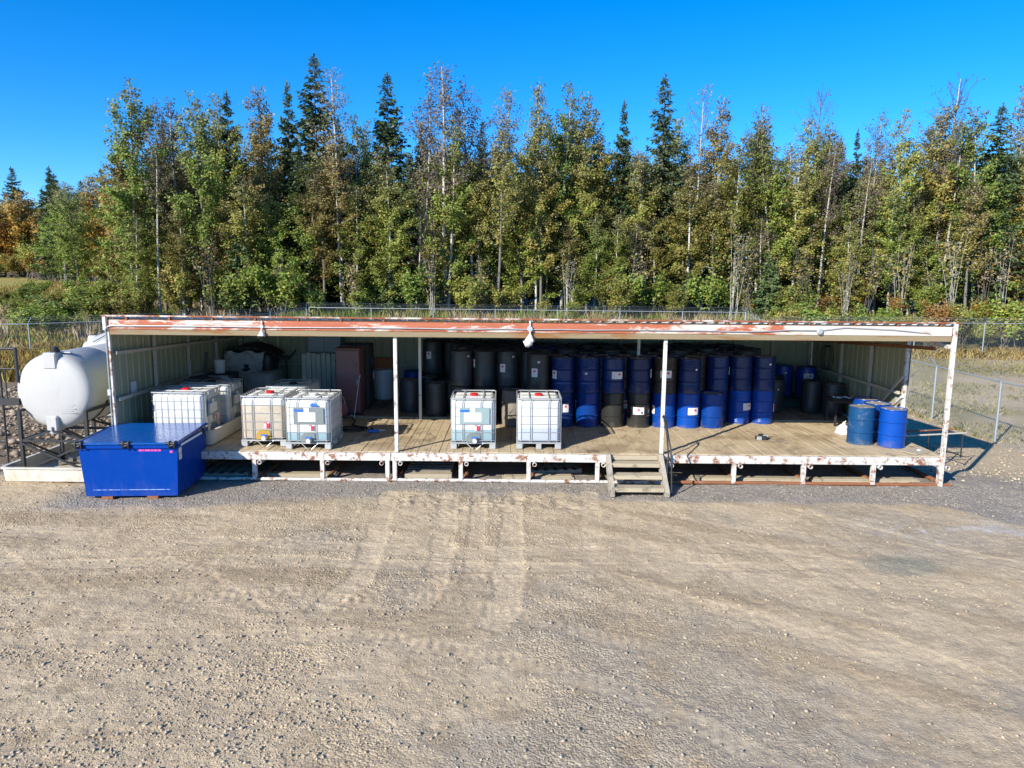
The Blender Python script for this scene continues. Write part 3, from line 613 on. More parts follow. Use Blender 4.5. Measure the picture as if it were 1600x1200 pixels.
for k in range(6):
    y = 16.4 + k * 1.18; MB().box(XL + .13, XR - .15, y, y + .05, zroof(y) - .14, zroof(y) - .04).build('purlin', 'girt', shed)
cp = [(XL + .01, YF - .055, 1.0), (XL + .01, YF - .055, 3.30), (XL + .06, YF - .06, 3.36), (XL + .14, YF - .06, 3.375)] + [(x, YF - .06, 3.375 + random.uniform(-.008, .008) + (.03 if 5.2 < x < 6.4 else 0)) for x in np.arange(-8, 6.5, .6)]
MB().path(cp, .011, 6).build('conduit', 'galv', shed, 50)
MB().box(XL - .03, XL + .05, YF - .09, YF - .05, 1.88, 2.02, .01).build('switch_box', 'galv', shed)
MB().path([(6.45, YF - .06, 3.40), (7.0, YF - .06, 3.47), (8.0, YF - .07, 3.44), (8.8, YF - .05, 3.36), (9.2, YF + .15, 3.1), (9.22, YF + .5, 2.9), (9.2, YF + .9, 2.5), (9.3, YF + 1.4, 2.25), (9.36, YF + 1.6, 1.6)], .009, 5).build('loose_cable', 'galv', shed, 60)
MB().box(XL + .03, XL + .034, 16.05, 16.3, 1.72, 2.05).build('notice_sheet', 'paper', shed)
MB().box(1.25, 2.05, YB - .06, YB - .05, 2.62, 2.72).build('wall_sign', 'grey_blue', shed)
# lamps bagged in white cloth along the front beam
def bagged_lamp(x, bag, label):
    t = thing('bagged_lamp' if bag else 'junction_box', label, 'lamp' if bag else 'electrical box', (x, YF - .07, 3.385))
    MB().lathe([(.0, -.03), (.05, -.03), (.062, -.02), (.062, .02), (.0, .02)], 14, axis='y').build('box', 'galv', t, 40)
    if bag and bag < 1: t.scale = (.72, .72, .72)
    if bag:
        MB().tube((0, -.01, -.05), (0, -.02, -.13), .018, 8).build('bracket', 'galv', t)
        m = MB(); n = 14; prof = [(.012, -.10), (.035, -.13), (.07, -.18), (.105, -.235), (.115, -.265), (.09, -.31 * bag), (.05, -.35 * bag), (.0, -.36 * bag)]
        m.lathe(prof, n, (0, -.03, 0)); rr = random.Random(int(x * 10) + 3)
        m.v = [(vx * rr.uniform(.7, 1.2) - (.3 * max(0, -vz - .2)), vy * rr.uniform(.7, 1.2), vz + rr.uniform(-.015, .015) - .12 * max(0, vx)) for vx, vy, vz in m.v]
        m.build('cloth_bag', 'cloth', t, 70)
        MB().tube((0, .0, .04), (0, .02, .17), .02, 6).build('stem', 'cloth', t)
bagged_lamp(-5.28, .8, 'small lamp wrapped in white cloth on the beam above the tan tote')
bagged_lamp(.37, 1.05, 'white cloth bag hanging from a round box at the middle of the red beam')
bagged_lamp(6.47, 0, 'round grey junction box on the red beam near the stacks of blue drums')

# ------------------------------------------------------------------ stairs and handrail
st = thing('wooden_stairs', 'three step grey wooden stairs leaning on the platform front', 'stairs', (2.66, 14.40, 0))
for s in (-1, 1):
    m = MB(); x0, x1 = (s * .565 - .045, s * .565 + .045); pr = [(0, 0), (.30, 0), (.93, .52), (.93, .70), (.80, .70), (-.02, .10)]
    m.add([(x0, y, z) for y, z in pr] + [(x1, y, z) for y, z in pr], [tuple(range(6)), tuple(range(11, 5, -1))] + [(i, 6 + i, 6 + (i + 1) % 6, (i + 1) % 6) for i in range(6)]); m.build('stringer', 'stringer', st)
for y, z in ((.05, .17), (.33, .36), (.60, .55)): MB().box(-.515, .515, y, y + .27, z - .085, z, .006).build('tread', 'lumber', st)
MB().box(-.515, .515, .86, .93, .56, .655, .006).build('tread', 'lumber', st)
hr = thing('handrail', 'thin dark bent pipe handrail beside the wooden stairs', 'handrail', (3.30, 14.5, 0))
MB().path([(.03, -.02, 0), (.02, .05, .55), (0, .12, .98), (-.02, .25, 1.15), (-.03, .55, 1.48), (-.04, .75, 1.55), (-.045, .82, 1.5)], .018, 8).build('rail_pipe', 'black_steel', hr, 60)
MB().path([(.10, .62, .0), (.09, .66, .6), (.03, .70, 1.2), (-.04, .74, 1.52)], .016, 8).build('rail_upright', 'black_steel', hr, 60)
MB().tube((.03, .08, .62), (.08, .66, .70), .014, 8).build('rail_bar', 'black_steel', hr)

# ------------------------------------------------------------------ drums
def drum_profile(kind):
    H = .88; r = .286
    if kind == 'poly':
        p = [(.0, .0), (.25, .0), (.272, .02), (.283, .08), (.288, .22), (.291, .30), (.286, .32), (.290, .45), (.291, .58), (.285, .60), (.290, .63), (.288, .78), (.278, .86), (.283, .868), (.286, .885), (.284, .915), (.272, .925), (.262, .915), (.255, .90), (.0, .895)]
        return p
    p = [(.0, .012), (.272, .012), (.276, .0), (.293, .0), (.296, .012), (r, .026)]
    if kind == 'rib':
        for z in np.arange(.05, .22, .036): p += [(r, z), (r + .006, z + .012), (r, z + .026)]
    p += [(r, .272), (.298, .283), (.304, .293), (.298, .303), (r, .314), (r, .566), (.298, .577), (.304, .587), (.298, .597), (r, .608)]
    if kind == 'rib':
        for z in np.arange(.66, .84, .036): p += [(r, z), (r + .006, z + .012), (r, z + .026)]
    p += [(r, H - .026), (.296, H - .012), (.293, H), (.280, H), (.274, H - .016)]
    return p
def drum_meshes(kind, mat, lidmat):
    body = MB().lathe(drum_profile(kind), 30).mesh('body', 35); body.materials.append(M[mat])
    if kind == 'poly':
        lid = MB().lathe([(.252, .902), (.252, .908), (.12, .914), (.0, .914)], 26).mesh('lid', 35)
    else: lid = MB().lathe([(.275, .866), (.2, .867), (.0, .868)], 26).mesh('lid', 35)
    lid.materials.append(M[lidmat])
    h = .914 if kind == 'poly' else .867
    bung = MB().lathe([(.034, h - .004), (.036, h + .008), (.028, h + .016), (.0, h + .016)], 10).mesh('bung', 35); bung.materials.append(M['galv'] if kind != 'poly' else M['white_plastic'] if False else M['black_drum'])
    return body, lid, bung
DM = {}
def label_patch(ang, z0, z1, width, r=.3065, n=6):
    m = MB(); vs = []
    for i in range(n + 1):
        a = ang + (i / n - .5) * width / r
        for z in (z0, z1): vs.append((r * math.cos(a), r * math.sin(a), z))
    return m.add(vs, [(2 * i, 2 * i + 2, 2 * i + 3, 2 * i + 1) for i in range(n)])
def diamond(ang, z, s, r):
    m = MB(); pts = []
    for du, dz in ((-s, 0), (0, -s), (s, 0), (0, s), (0, 0)):
        a = ang + du / r; pts.append((r * math.cos(a), r * math.sin(a), z + dz))
    return m.add(pts, [(0, 1, 4), (1, 2, 4), (2, 3, 4), (3, 0, 4)])
def drum(x, y, z, style, label, group, lab=None, lidmat=None, tilt=0, cat='drum'):
    kind, mat = {'blue': ('steel', 'blue_drum'), 'worn': ('steel', 'worn_blue_drum'), 'navy': ('steel', 'navy_drum'), 'navyrib': ('rib', 'navy_drum'), 'bluerib': ('rib', 'blue_drum'), 'black': ('steel', 'black_drum'), 'brown': ('rib', 'brown_drum'),
                 'poly': ('poly', 'black_poly'), 'greypoly': ('poly', 'grey_poly'), 'bluepoly': ('poly', 'blue_poly'), 'palepoly': ('poly', 'pale_poly')}[style]
    lidmat = lidmat or {'poly': 'black_poly', 'greypoly': 'grey_poly', 'bluepoly': 'black_poly', 'palepoly': 'pale_poly'}.get(style, 'lid')
    key = (kind, mat, lidmat)
    if key not in DM: DM[key] = drum_meshes(*key)
    body, lid, bung = DM[key]
    name = 'plastic_drum' if kind == 'poly' else 'steel_drum'
    t = thing(name, label, cat, (x, y, z), random.uniform(0, 6.28), group); rz = t.rotation_euler[2]
    link('body', body, None, t); l = link('lid', lid, None, t)
    for a, rr in ((0.3, .19), (3.44, .2)): link('bung', bung, None, l, (rr * math.cos(a), rr * math.sin(a), 0))
    for (kindl, az, zc) in (lab or []):   # az: degrees from facing the yard, positive to the east
        ang = R(-90 + az) - rz; r = .3065
        if kindl in ('wide', 'two'): w, h = .285, .185
        elif kindl == 'small': w, h = .06, .045
        else: w, h = .155, .215
        p = label_patch(ang, zc - h / 2, zc + h / 2, w, r).build('paper_label', 'paper', t)
        if kindl == 'small': continue
        da = ang + ((.055 / r) if kindl == 'wide' else 0); dzv = .025 if kindl != 'tall' else .035
        diamond(da, zc + dzv, .042, r + .002).build('red_diamond', 'hot_red', p)
        label_patch(da, zc + dzv - .026, zc + dzv - .014, .016, r + .004, 2).build('white_mark', 'paper', p)
        if kindl == 'two': diamond(ang + .085 / r, zc - .045, .036, r + .002).build('dark_diamond', 'black_print', p)
        nl = 4 if kindl != 'tall' else 2
        for q in range(nl):
            zz = zc - h * .30 + q * h * .17
            if kindl == 'tall': zz -= .02
            label_patch(ang - w * .22 / r if kindl != 'tall' else ang, zz, zz + .006, w * .4, r + .002, 2).build('print_line', 'ink', p)
    return t
S = D + .885; UP = D + .889
G1 = 'front row of the drum stacks'
drum(1.30, 18.395, D, 'navyrib', 'ribbed navy drum with white paper, lower one beside the rightmost tote', G1, [('tall', 14, .50)])
drum(1.30, 18.395, UP, 'navyrib', 'ribbed navy drum stacked just behind the rightmost tote', G1, [('tall', -48, .46)])
drum(1.95, 18.395, D, 'blue', 'half shaded blue drum on the deck next to the black drums', G1)
drum(1.95, 18.395, UP, 'navyrib', 'ribbed navy drum stacked over the half shaded blue drum', G1, [('small', -15, .5)])
drum(2.60, 18.395, D, 'black', 'scuffed olive black drum on the deck without any label', G1)
drum(2.60, 18.395, UP, 'navy', 'navy drum with wide white hazard label, stacked on the scuffed black drum', G1, [('wide', 12, .46)])
drum(3.27, 18.395, D, 'black', 'black drum on the deck with red and black diamonds on its label', G1, [('two', -8, .44)])
drum(3.27, 18.395, UP, 'navy', 'navy drum stacked on the black drum with two diamonds', G1, [('tall', 68, .5)])
drum(3.93, 18.395, D, 'blue', 'bright blue drum right behind the white post by the stairs', G1, [('tall', -75, .45)])
drum(3.93, 18.395, UP, 'brown', 'brown black upper drum with hazard label behind the white post', G1, [('wide', -8, .50)])
drum(4.55, 18.395, D, 'blue', 'bright blue drum with wide white hazard label on the deck', G1, [('wide', 14, .44)])
drum(4.55, 18.395, UP, 'navyrib', 'ribbed navy drum stacked on the labelled bright blue drum', G1, [('small', 20, .62)])
drum(5.17, 18.395, D, 'blue', 'bright blue drum with nothing stacked on it, end of the front row', G1, lidmat='lid_tan')
drum(.66, 18.395, D, 'poly', 'black plastic drum on the deck hidden behind the rightmost tote', G1)
drum(.66, 18.395, D + .93, 'poly', 'black plastic upper drum with white label behind the rightmost tote', G1, [('tall', -18, .47), ('small', 2, .74)])
drum(-.72, 18.36, D, 'poly', 'black plastic drum on the deck right behind the teal tote', G1)
drum(.03, 18.34, D, 'greypoly', 'dusty grey drum standing between the two middle totes', G1, [('small', -62, .62)])
G2 = 'second row of the drum stacks'
xs1 = [6.68 - .617 * i for i in range(14)]
ords = ['end', 'second', 'third', 'fourth', 'fifth', 'sixth', 'seventh', 'eighth', 'ninth', 'tenth', 'eleventh', 'twelfth', 'thirteenth', 'fourteenth']
for i, x in enumerate(xs1):
    y = 19.02
    if i == 0:
        drum(x, y, D, 'bluerib', 'blue drum at the foot of the rightmost tall stack', G2, [('tall', 62, .42)]); drum(x, y, UP, 'navy', 'navy drum on top of the rightmost tall stack', G2, [('small', 10, .70)])
    elif i == 1:
        drum(x, y, D, 'bluerib', 'ribbed blue drum with white hazard label, foot of the second stack from the open corner', G2, [('wide', 30, .46)]); drum(x, y, UP, 'navy', 'navy drum with a scratched side on top of the second stack from the open corner', G2)
    elif i == 2:
        drum(x, y, D, 'navy', 'navy drum at the foot of the stack behind the low end drum', G2); drum(x, y, UP, 'navy', 'navy drum topping the stack behind the low end drum', G2, [('tall', 70, .5)])
    elif x > .9:
        drum(x, y, D, 'navy', 'navy drum behind the front row, lower layer', G2, [('tall', 0, .5)] if i in (6, 8) else None)
        drum(x, y, UP, 'navy' if i % 3 else 'black', 'dark drum in the second row, upper layer, behind the blue ones', G2, [('tall', 10, .55)] if i in (8,) else None)
    else:
        lb = {10: None, 11: [('small', 25, .78)], 12: [('tall', -70, .6)], 13: [('small', 40, .8)]}.get(i)
        nm = {10: 'tallest black plastic drum of the upper layer beside the navy drums', 11: 'black plastic upper drum with hazard label left of the labelled one behind the tote', 12: 'black plastic upper drum behind the teal tote, second from its stack end', 13: 'black plastic upper drum at the near end of the black stack'}[i]
        if i == 11: lb = [('tall', -28, .5), ('small', 26, .80)]
        drum(x, y, D, 'poly', 'black plastic drum in the lower layer behind the teal tote', G2); drum(x, y, D + .93, 'poly', nm, G2, lb)
G3 = 'rear rows of the drum stacks'
for row in range(2, 7):
    y = 19.02 + .617 * (row - 1); off = .30 if row % 2 == 0 else 0
    xmin = [-1.35, -1.6, -2.0, -2.6, -2.6][row - 2]; xmax = [6.7, 6.7, 6.8, 6.9, 7.1][row - 2]
    x = xmax - off; cols = []
    while x > xmin: cols.append(x); x -= .617
    for i, x in enumerate(cols):
        x += random.uniform(-.004, .004); black = x < .9 - .1 * row or random.random() < .25
        sty = 'poly' if black else random.choice(['navy', 'navy', 'black', 'navyrib'])
        if row == 3 and .0 < x < 1.2: sty = 'bluepoly'
        hgt = D + .93 if sty in ('poly', 'bluepoly') else UP
        kindn = {'poly': 'black plastic', 'bluepoly': 'blue plastic', 'navy': 'navy steel', 'navyrib': 'navy ribbed steel', 'black': 'black steel'}[sty]
        where = ['third', 'fourth', 'fifth', 'sixth', 'rearmost'][row - 2]
        end = ' at its open end' if i == 0 else (' at its cabinet end' if i == len(cols) - 1 else '')
        drum(x, y, hgt, sty, f'{kindn} drum, upper layer, {where} row{end}', G3, [('tall', -20, .55)] if (row == 5 and i == len(cols) - 1) else ([('small', -30, .75)] if i == len(cols) - 1 else None))
        if i == 0 or i >= len(cols) - 2: drum(x, y, D, 'poly' if sty in ('poly', 'bluepoly') else sty, f'{kindn} drum, lower layer, {where} row{end or ", near its cabinet end"}', G3)
G4 = 'single drums standing on the deck'
drum(-2.07, 19.55, D, 'poly', 'black plastic drum standing right of the slim inner post', G4, lidmat='lid')
drum(-2.86, 20.15, D, 'poly', 'black plastic drum left of the slim inner post', G4, lidmat='lid')
drum(-1.75, 20.12, D, 'poly', 'black plastic drum tucked behind the one right of the slim inner post', G4)
drum(-2.40, 20.75, D, 'poly', 'black plastic drum behind the pair at the slim inner post', G4, lidmat='lid')
drum(-3.02, 21.9, D, 'bluepoly', 'blue plastic drum with black lid against the back wall by the inner post', G4)
drum(-3.98, 22.2, D, 'palepoly', 'pale blue white plastic drum below the orange board', G4)
drum(7.62, 20.75, D, 'poly', 'black plastic drum with small white sticker beside the rightmost tall stack', G4, [('small', 0, .66)])
drum(7.90, 21.55, D, 'poly', 'black plastic drum in the dark behind the sticker drum', G4)
drum(8.30, 21.98, D + .26, 'bluepoly', 'blue plastic drum with pale label, further from the right wall', G4, [('small', -5, .72)])
drum(8.86, 21.60, D + .26, 'bluepoly', 'blue plastic drum with large pale label beside the right wall', G4, [('wide', -8, .66)])
drum(8.62, 20.55, D, 'poly', 'black plastic drum in front of the pair of blue plastic drums', G4)
drum(9.02, 20.02, D, 'poly', 'black plastic drum against the right wall', G4, lidmat='lid')
drum(8.20, 16.66, D, 'worn', 'faded blue drum with rusty tan lid, nearest the open deck', G4, lidmat='lid_tan')
drum(8.79, 16.38, D, 'blue', 'clean blue drum closest to the right front corner post', G4, lidmat='lid_tan')
drum(8.78, 17.10, D, 'blue', 'blue drum behind the two front corner drums', G4, lidmat='lid_tan')
drum(8.80, 17.75, D, 'blue', 'rearmost blue drum of the four by the right corner post', G4, [], lidmat='lid_tan')
t = thing('green_tray', 'dark green spill tray under the two blue plastic drums', 'tray', (8.58, 21.8, D))
MB().box(-.62, .62, -.55, .55, .0, .20, .02).build('tub', 'green_tray', t); MB().box(-.64, .64, -.57, .57, .20, .255, .01).build('grate', 'green_tray', t)

# ------------------------------------------------------------------ bulk totes
def rbox(m, x0, x1, y0, y1, levels, rad, seg=5, mi=0, cap=True):
    """rounded-rectangle column through (z, inset) levels"""
    rings = []
    for z, ins in levels:
        r = max(rad - ins * .2, .02); ring = []
        for cx, cy_, a0 in ((x1 - ins - r, y1 - ins - r, 0), (x0 + ins + r, y1 - ins - r, 90), (x0 + ins + r, y0 + ins + r, 180), (x1 - ins - r, y0 + ins + r, 270)):
            for k in range(seg + 1):
                a = R(a0 + 90 * k / seg); ring.append((cx + r * math.cos(a), cy_ + r * math.sin(a), z))
        rings.append(ring)
    n = len(rings[0]); vs = [p for r_ in rings for p in r_]
    fs = [(i * n + j, i * n + (j + 1) % n, (i + 1) * n + (j + 1) % n, (i + 1) * n + j) for i in range(len(rings) - 1) for j in range(n)]
    if cap: fs += [tuple(range(n - 1, -1, -1)), tuple(range((len(rings) - 1) * n, len(rings) * n))]
    m.add(vs, fs, mi)
IB = {}
def ibc(loc, rz, label, low='ibc_white', high='ibc_white', level=.5, capmat='red', front='plate_teal', valve=True, residue='plate_grey', logo=False, plate=True):
    """1.0 wide (x), 1.2 deep (y), valve on the -y face"""
    t = thing('bulk_tote', label, 'tote', loc, rz, 'caged bulk liquid totes')
    W, L = .5, .6; z0, z1 = .155, 1.115
    b = MB(); rbox(b, -W + .025, W - .025, -L + .025, L - .025, [(z0, .05), (z0 + .03, .01), (z0 + .06, 0), (z0 + (z1 - z0) * level, 0)], .09, cap=True, mi=1)
    rbox(b, -W + .025, W - .025, -L + .025, L - .025, [(z0 + (z1 - z0) * level + .0005, 0), (z1 - .07, 0), (z1 - .03, .02), (z1 - .008, .06), (z1, .12)], .09, mi=0)
    b.build('bottle', [high, low], t, 40)
    for y in (-.25, .22): MB().box(-.40, .40, y - .03, y + .03, z1 + .001, z1 + .016, .006).build('top_rib', high, t)
    cap = MB(); cap.lathe([(.085, z1), (.092, z1 + .012), (.092, z1 + .04), (.08, z1 + .052), (.0, z1 + .052)], 16)
    cap.build('cap', capmat, t, 40)
    cg = MB(); zs = [.20, .385, .57, .755, .94]; r = .0062
    def loop(z, rad=r, sx=W - .008, sy=L - .008):
        pts = []; c = .08
        for cx, cy_, a0 in ((sx - c, sy - c, 0), (-sx + c, sy - c, 90), (-sx + c, -sy + c, 180), (sx - c, -sy + c, 270)):
            for k in range(4): a = R(a0 + 30 * k); pts.append((cx + c * math.cos(a), cy_ + c * math.sin(a), z))
        pts.append(pts[0]); cg.path(pts, rad, 5, False)
    for z in zs: loop(z)
    loop(1.135, .015)
    for x in (-.40, -.24, -.16 if not valve else -.20, .16, .24 if not valve else .20, .40):
        for s in (-1, 1):
            if plate and s == -1 and abs(x) < .3 and valve: cg.tube((x, s * (L - .008), .15), (x, s * (L - .008), .57), r, 5); cg.tube((x, s * (L - .008), .94), (x, s * (L - .008), 1.135), r, 5)
            else: cg.tube((x, s * (L - .008), .15), (x, s * (L - .008), 1.135), r, 5)
    for y in (-.5, -.36, -.22, -.08, .08, .22, .36, .5):
        for s in (-1, 1): cg.tube((s * (W - .008), y, .15), (s * (W - .008), y, 1.135), r, 5)
    for x in (-.22, .22): cg.tube((x, -L + .01, 1.14), (x, L - .01, 1.14), .011, 5)
    cg.build('cage', 'galv', t, 50)
    pl = MB()
    for sx in (-1, 1):
        for sy in (-1, 0, 1): pl.box(sx * .43 - .07, sx * .43 + .07, sy * .52 - .07, sy * .52 + .07, .0, .125, .012)
    pl.box(-.5, .5, -.6, .6, .125, .153, .006)
    pl.box(-.06, .06, -.60, -.48, .0, .12, .01) if not valve else pl.box(-.06, .06, .48, .60, .0, .12, .01)
    for sx in (-1, 1): pl.box(sx * .43 - .05, sx * .43 + .05, -.44, .44, .0, .022)
    pl.build('pallet_base', 'galv', t)
    yf = -L - .003
    if plate:
        p = MB().box(-.30, .36, yf - .006, yf, .575, .935, .002).build('sign_plate', front, t)
        MB().box(-.20, .18, yf - .010, yf - .0065, .625, .83).build('paper_label', 'paper', p)
        for k in range(4): MB().box(-.16, .02 + .04 * (k % 3), yf - .0115, yf - .0105, .66 + k * .036, .668 + k * .036).build('print_line', 'ink', p)
        MB().box(-.285, -.08, yf - .010, yf - .0065, .845, .895).build('blue_strip', 'blue_print', p)
        MB().box(-.07, .04, yf - .010, yf - .0065, .845, .93).build('white_strip', 'paper', p)
    if valve:
        q = MB().box(.03, .13, yf - .008, yf - .002, .43, .55).build('warning_tag', 'paper', t)
        MB().box(.075, .13, yf - .011, yf - .0085, .43, .53).build('red_print', 'hot_red', q); MB().box(.03, .10, yf - .011, yf - .0085, .532, .55).build('red_print', 'hot_red', q)
        MB().add([(-.16, yf + .026, .17), (.17, yf + .026, .17), (.14, yf + .026, .36), (-.07, yf + .026, .38), (-.15, yf + .026, .30), (-.16, yf - .002, .17), (.17, yf - .002, .17), (.14, yf - .002, .36), (-.07, yf - .002, .38), (-.15, yf - .002, .30)], [(5, 6, 7, 8, 9), (0, 1, 6, 5), (1, 2, 7, 6), (2, 3, 8, 7), (3, 4, 9, 8), (4, 0, 5, 9)]).build('valve_recess', residue, t)
        v = MB().lathe([(.0, -.14), (.045, -.14), (.05, -.12), (.05, .0), (.04, .02), (.0, .02)], 14, (.04, yf, .215), 'y').build('valve', 'white_plastic', t, 40)
        MB().box(-.04, .11, yf - .085, yf - .05, .265, .295, .008).box(.02, .06, yf - .08, yf - .055, .24, .27).build('handle', 'blue_print', v)
        MB().add([(-.22, yf, .145), (.30, yf, .145), (.10, yf - .01, .0), (-.02, yf - .01, .0), (-.22, yf - .004, .145), (.30, yf - .004, .145), (.10, yf - .014, .0), (-.02, yf - .014, .0)], [(4, 7, 6, 5), (0, 1, 2, 3)]).build('drip_shield', 'galv', t) if False else None
        MB().tube((-.15, yf, .14), (0.0, yf - .03, .01), .009, 5).tube((.22, yf, .14), (.08, yf - .03, .01), .009, 5).build('base_bar', 'galv', t)
    if logo:
        m = MB(); z = .965; pr = [(.05, z), (.09, z + .05), (.12, z + .09), (.145, z + .06), (.18, z + .065), (.25, z + .02), (.27, z)]
        m.add([(x, yf - .004, zz) for x, zz in pr], [tuple(range(len(pr)))]).build('blue_logo', 'blue_print', t)
    return t
ibc((-5.54, 16.35, D), R(1.5), 'tan stained tote with red cap and blue valve, left of the grey plated tote', 'ibc_tan', 'ibc_white', .80, 'red', plate=False, residue='amber')
ibc((-5.42, 17.72, D), R(-1), 'dirty topped tote standing behind the tan one', 'ibc_white', 'ibc_white', .5, 'rubber', plate=False)
ibc((-4.47, 16.12, D), R(0), 'white tote with grey plate, blue logo and white cap', 'ibc_teal', 'ibc_white', .22, 'white_plastic', 'plate_grey', logo=True)
ibc((-.86, 16.26, D), R(1), 'tote with teal plate, red cap and teal liquid at mid deck', 'ibc_teal', 'ibc_white', .30, 'red', 'plate_teal')
ibc((.61, 16.32, D), R(180), 'rightmost tote, plain white with grey blue liquid, no plate', 'ibc_grey', 'ibc_white', .34, 'red', plate=False)
ibc((-7.46, 16.35, D + .05), R(90), 'white tote with side label in the white tray behind the blue bin', 'ibc_white', 'ibc_white', .5, 'red', 'plate_teal')
ibc((-7.36, 17.55, D + .05), R(90), 'rear tote in the white tray, littered dark top', 'ibc_white', 'ibc_white', .5, 'rubber', 'plate_teal')
def tray(name, label, x0, x1, y0, y1, z, h, mat, lip=.05, th=.04, group=None):
    cx, cy_ = (x0 + x1) / 2, (y0 + y1) / 2; t = thing(name, label, 'tray', (cx, cy_, z), 0, group); m = MB()
    a, b = (x1 - x0) / 2, (y1 - y0) / 2
    def ring(ins, zz, r):
        out = []; r = max(r, .02)
        for px, py, a0 in ((a - ins - r, b - ins - r, 0), (-a + ins + r, b - ins - r, 90), (-a + ins + r, -b + ins + r, 180), (a - ins - r, -b + ins + r, 270)):
            for k in range(5): q = R(a0 + 22.5 * k); out.append((px + r * math.cos(q), py + r * math.sin(q), zz))
        return out
    rs = [ring(.10, 0, .12), ring(.06, .03, .12), ring(lip * .7, h - .03, .14), ring(0, h - .03, .16), ring(0, h, .16), ring(lip + th, h, .10), ring(lip + th + .03, .04, .08)]
    n = len(rs[0]); m.add([p for r_ in rs for p in r_], [(i * n + j, i * n + (j + 1) % n, (i + 1) * n + (j + 1) % n, (i + 1) * n + j) for i in range(len(rs) - 1) for j in range(n)] + [tuple(range(n - 1, -1, -1)), tuple((len(rs) - 1) * n + j for j in range(n))])
    m.build('tub', mat, t, 40); return t
tray('containment_tray', 'off white plastic tray under the two totes behind the blue bin', -8.25, -6.62, 15.68, 18.35, D + .002, .36, 'basin', .03, .03)

# ------------------------------------------------------------------ blue bin
db = thing('blue_bin', 'glossy blue steel waste bin with hinged lid in front of the shed', 'waste bin', (-7.62, 14.72, 0), R(3.5))
hw, hd, hwb, hdb, zb, zt = .955, .80, .885, .76, .07, 1.13
def frustum(m, z0, a0, b0, z1, a1, b1):
    m.add([(-a0, -b0, z0), (a0, -b0, z0), (a0, b0, z0), (-a0, b0, z0), (-a1, -b1, z1), (a1, -b1, z1), (a1, b1, z1), (-a1, b1, z1)], [(0, 1, 5, 4), (1, 2, 6, 5), (2, 3, 7, 6), (3, 0, 4, 7), (3, 2, 1, 0), (4, 5, 6, 7)])
m = MB(); frustum(m, zb, hwb, hdb, zt, hw, hd); body = m.build('body', 'dumpster', db)
m = MB(); m.box(-hw - .035, hw + .035, -hd - .035, -hd + .0, zt - .075, zt + .012, .006); m.build('rim', 'dumpster', db)
for s in (-1, 1): MB().box(s * hw - .03, s * hw + .03, -hd + .004, hd + .03, zt - .07, zt + .012, .006).build('rim', 'dumpster', db)
m = MB(); a, b = hw + .03, hd + .03
m.add([(-a, -b, zt + .02), (a, -b, zt + .02), (a, b, zt + .075), (-a, b, zt + .075), (-a, -b, zt + .045), (a, -b, zt + .045), (a, b, zt + .10), (-a, b, zt + .10)], [(3, 2, 1, 0), (4, 5, 6, 7), (0, 1, 5, 4), (1, 2, 6, 5), (2, 3, 7, 6), (3, 0, 4, 7)]); lid = m.build('lid', 'dumpster_lid', db)
m = MB()
for s in (-1, 1): m.tube((s * (a - .03), -b + .03, zt + .05), (s * (a - .03), b - .03, zt + .105), .014, 6)
m.build('lid_fold', 'dumpster_lid', lid, 50)
for x in (-.92, -.02, .86):
    h = MB(); h.tube((x - .11, -b - .035, zt + .035), (x + .06, -b - .035, zt + .035), .026, 10).box(x - .05, x - .025, -b - .07, -b + .05, zt - .06, zt + .075, .004).box(x + .055, x + .08, -b - .07, -b + .05, zt - .06, zt + .075, .004).tube((x - .02, -b - .04, zt - .02), (x + .04, -b - .04, zt + .0), .022, 8); h.build('hinge', 'black_steel', db, 50)
MB().tube((-.85, -b - .022, zt + .025), (.88, -b - .022, zt + .025), .016, 8).build('hinge_rod', 'dumpster_lid', db, 50)
def fy(z): return -(hdb + (hd - hdb) * (z - zb) / (zt - zb))
def on_front(name, x0, x1, z0, z1, mat, par=db):
    e = .003; m = MB(); m.add([(x0, fy(z0) - e, z0), (x1, fy(z0) - e, z0), (x1, fy(z1) - e, z1), (x0, fy(z1) - e, z1), (x0, fy(z0) - .0005, z0), (x1, fy(z0) - .0005, z0), (x1, fy(z1) - .0005, z1), (x0, fy(z1) - .0005, z1)], [(0, 1, 2, 3), (0, 4, 5, 1), (1, 5, 6, 2), (2, 6, 7, 3), (3, 7, 4, 0)]); return m.build(name, mat, par)
x = .20
for w in (.09, .03, .12, .05, .08, .07): on_front('pink_lettering', x, x + w - .012, zt - .135, zt - .10, 'pink'); x += w
on_front('pink_sticker', .80, .85, zt - .17, zt - .125, 'pink'); on_front('scuff_line', -.74, .76, .195, .207, 'scratch'); on_front('scuff_line', -.93, -.82, 1.035, 1.042, 'scratch')
sx_ = hw - .014
st_ = MB().box(sx_ + .004, sx_ + .009, -.74, -.60, .80, 1.045).build('warning_sticker', 'paper', db); MB().box(sx_ + .0095, sx_ + .0115, -.74, -.60, .91, .925).build('print_band', 'rust', st_)
for k in range(3): MB().box(sx_ + .0095, sx_ + .0115, -.73, -.63, .83 + k * .022, .837 + k * .022).build('print_band', 'ink', st_)
MB().box(hw + .032, hw + .034, -.70, .55, zt - .055, zt - .01).build('edge_stripe', 'pale_stripe', db)
for x in (-.48, .40): MB().box(x - .11, x + .11, -hdb - .02, hdb, .0, .068, .004).build('fork_foot', 'rust', db)
MB().box(hw + .03, hw + .09, .45, .50, zt - .05, zt + .09, .005).tube((hw + .06, .475, zt - .08), (hw + .06, .475, zt + .1), .015, 6).build('lid_latch', 'black_steel', db)

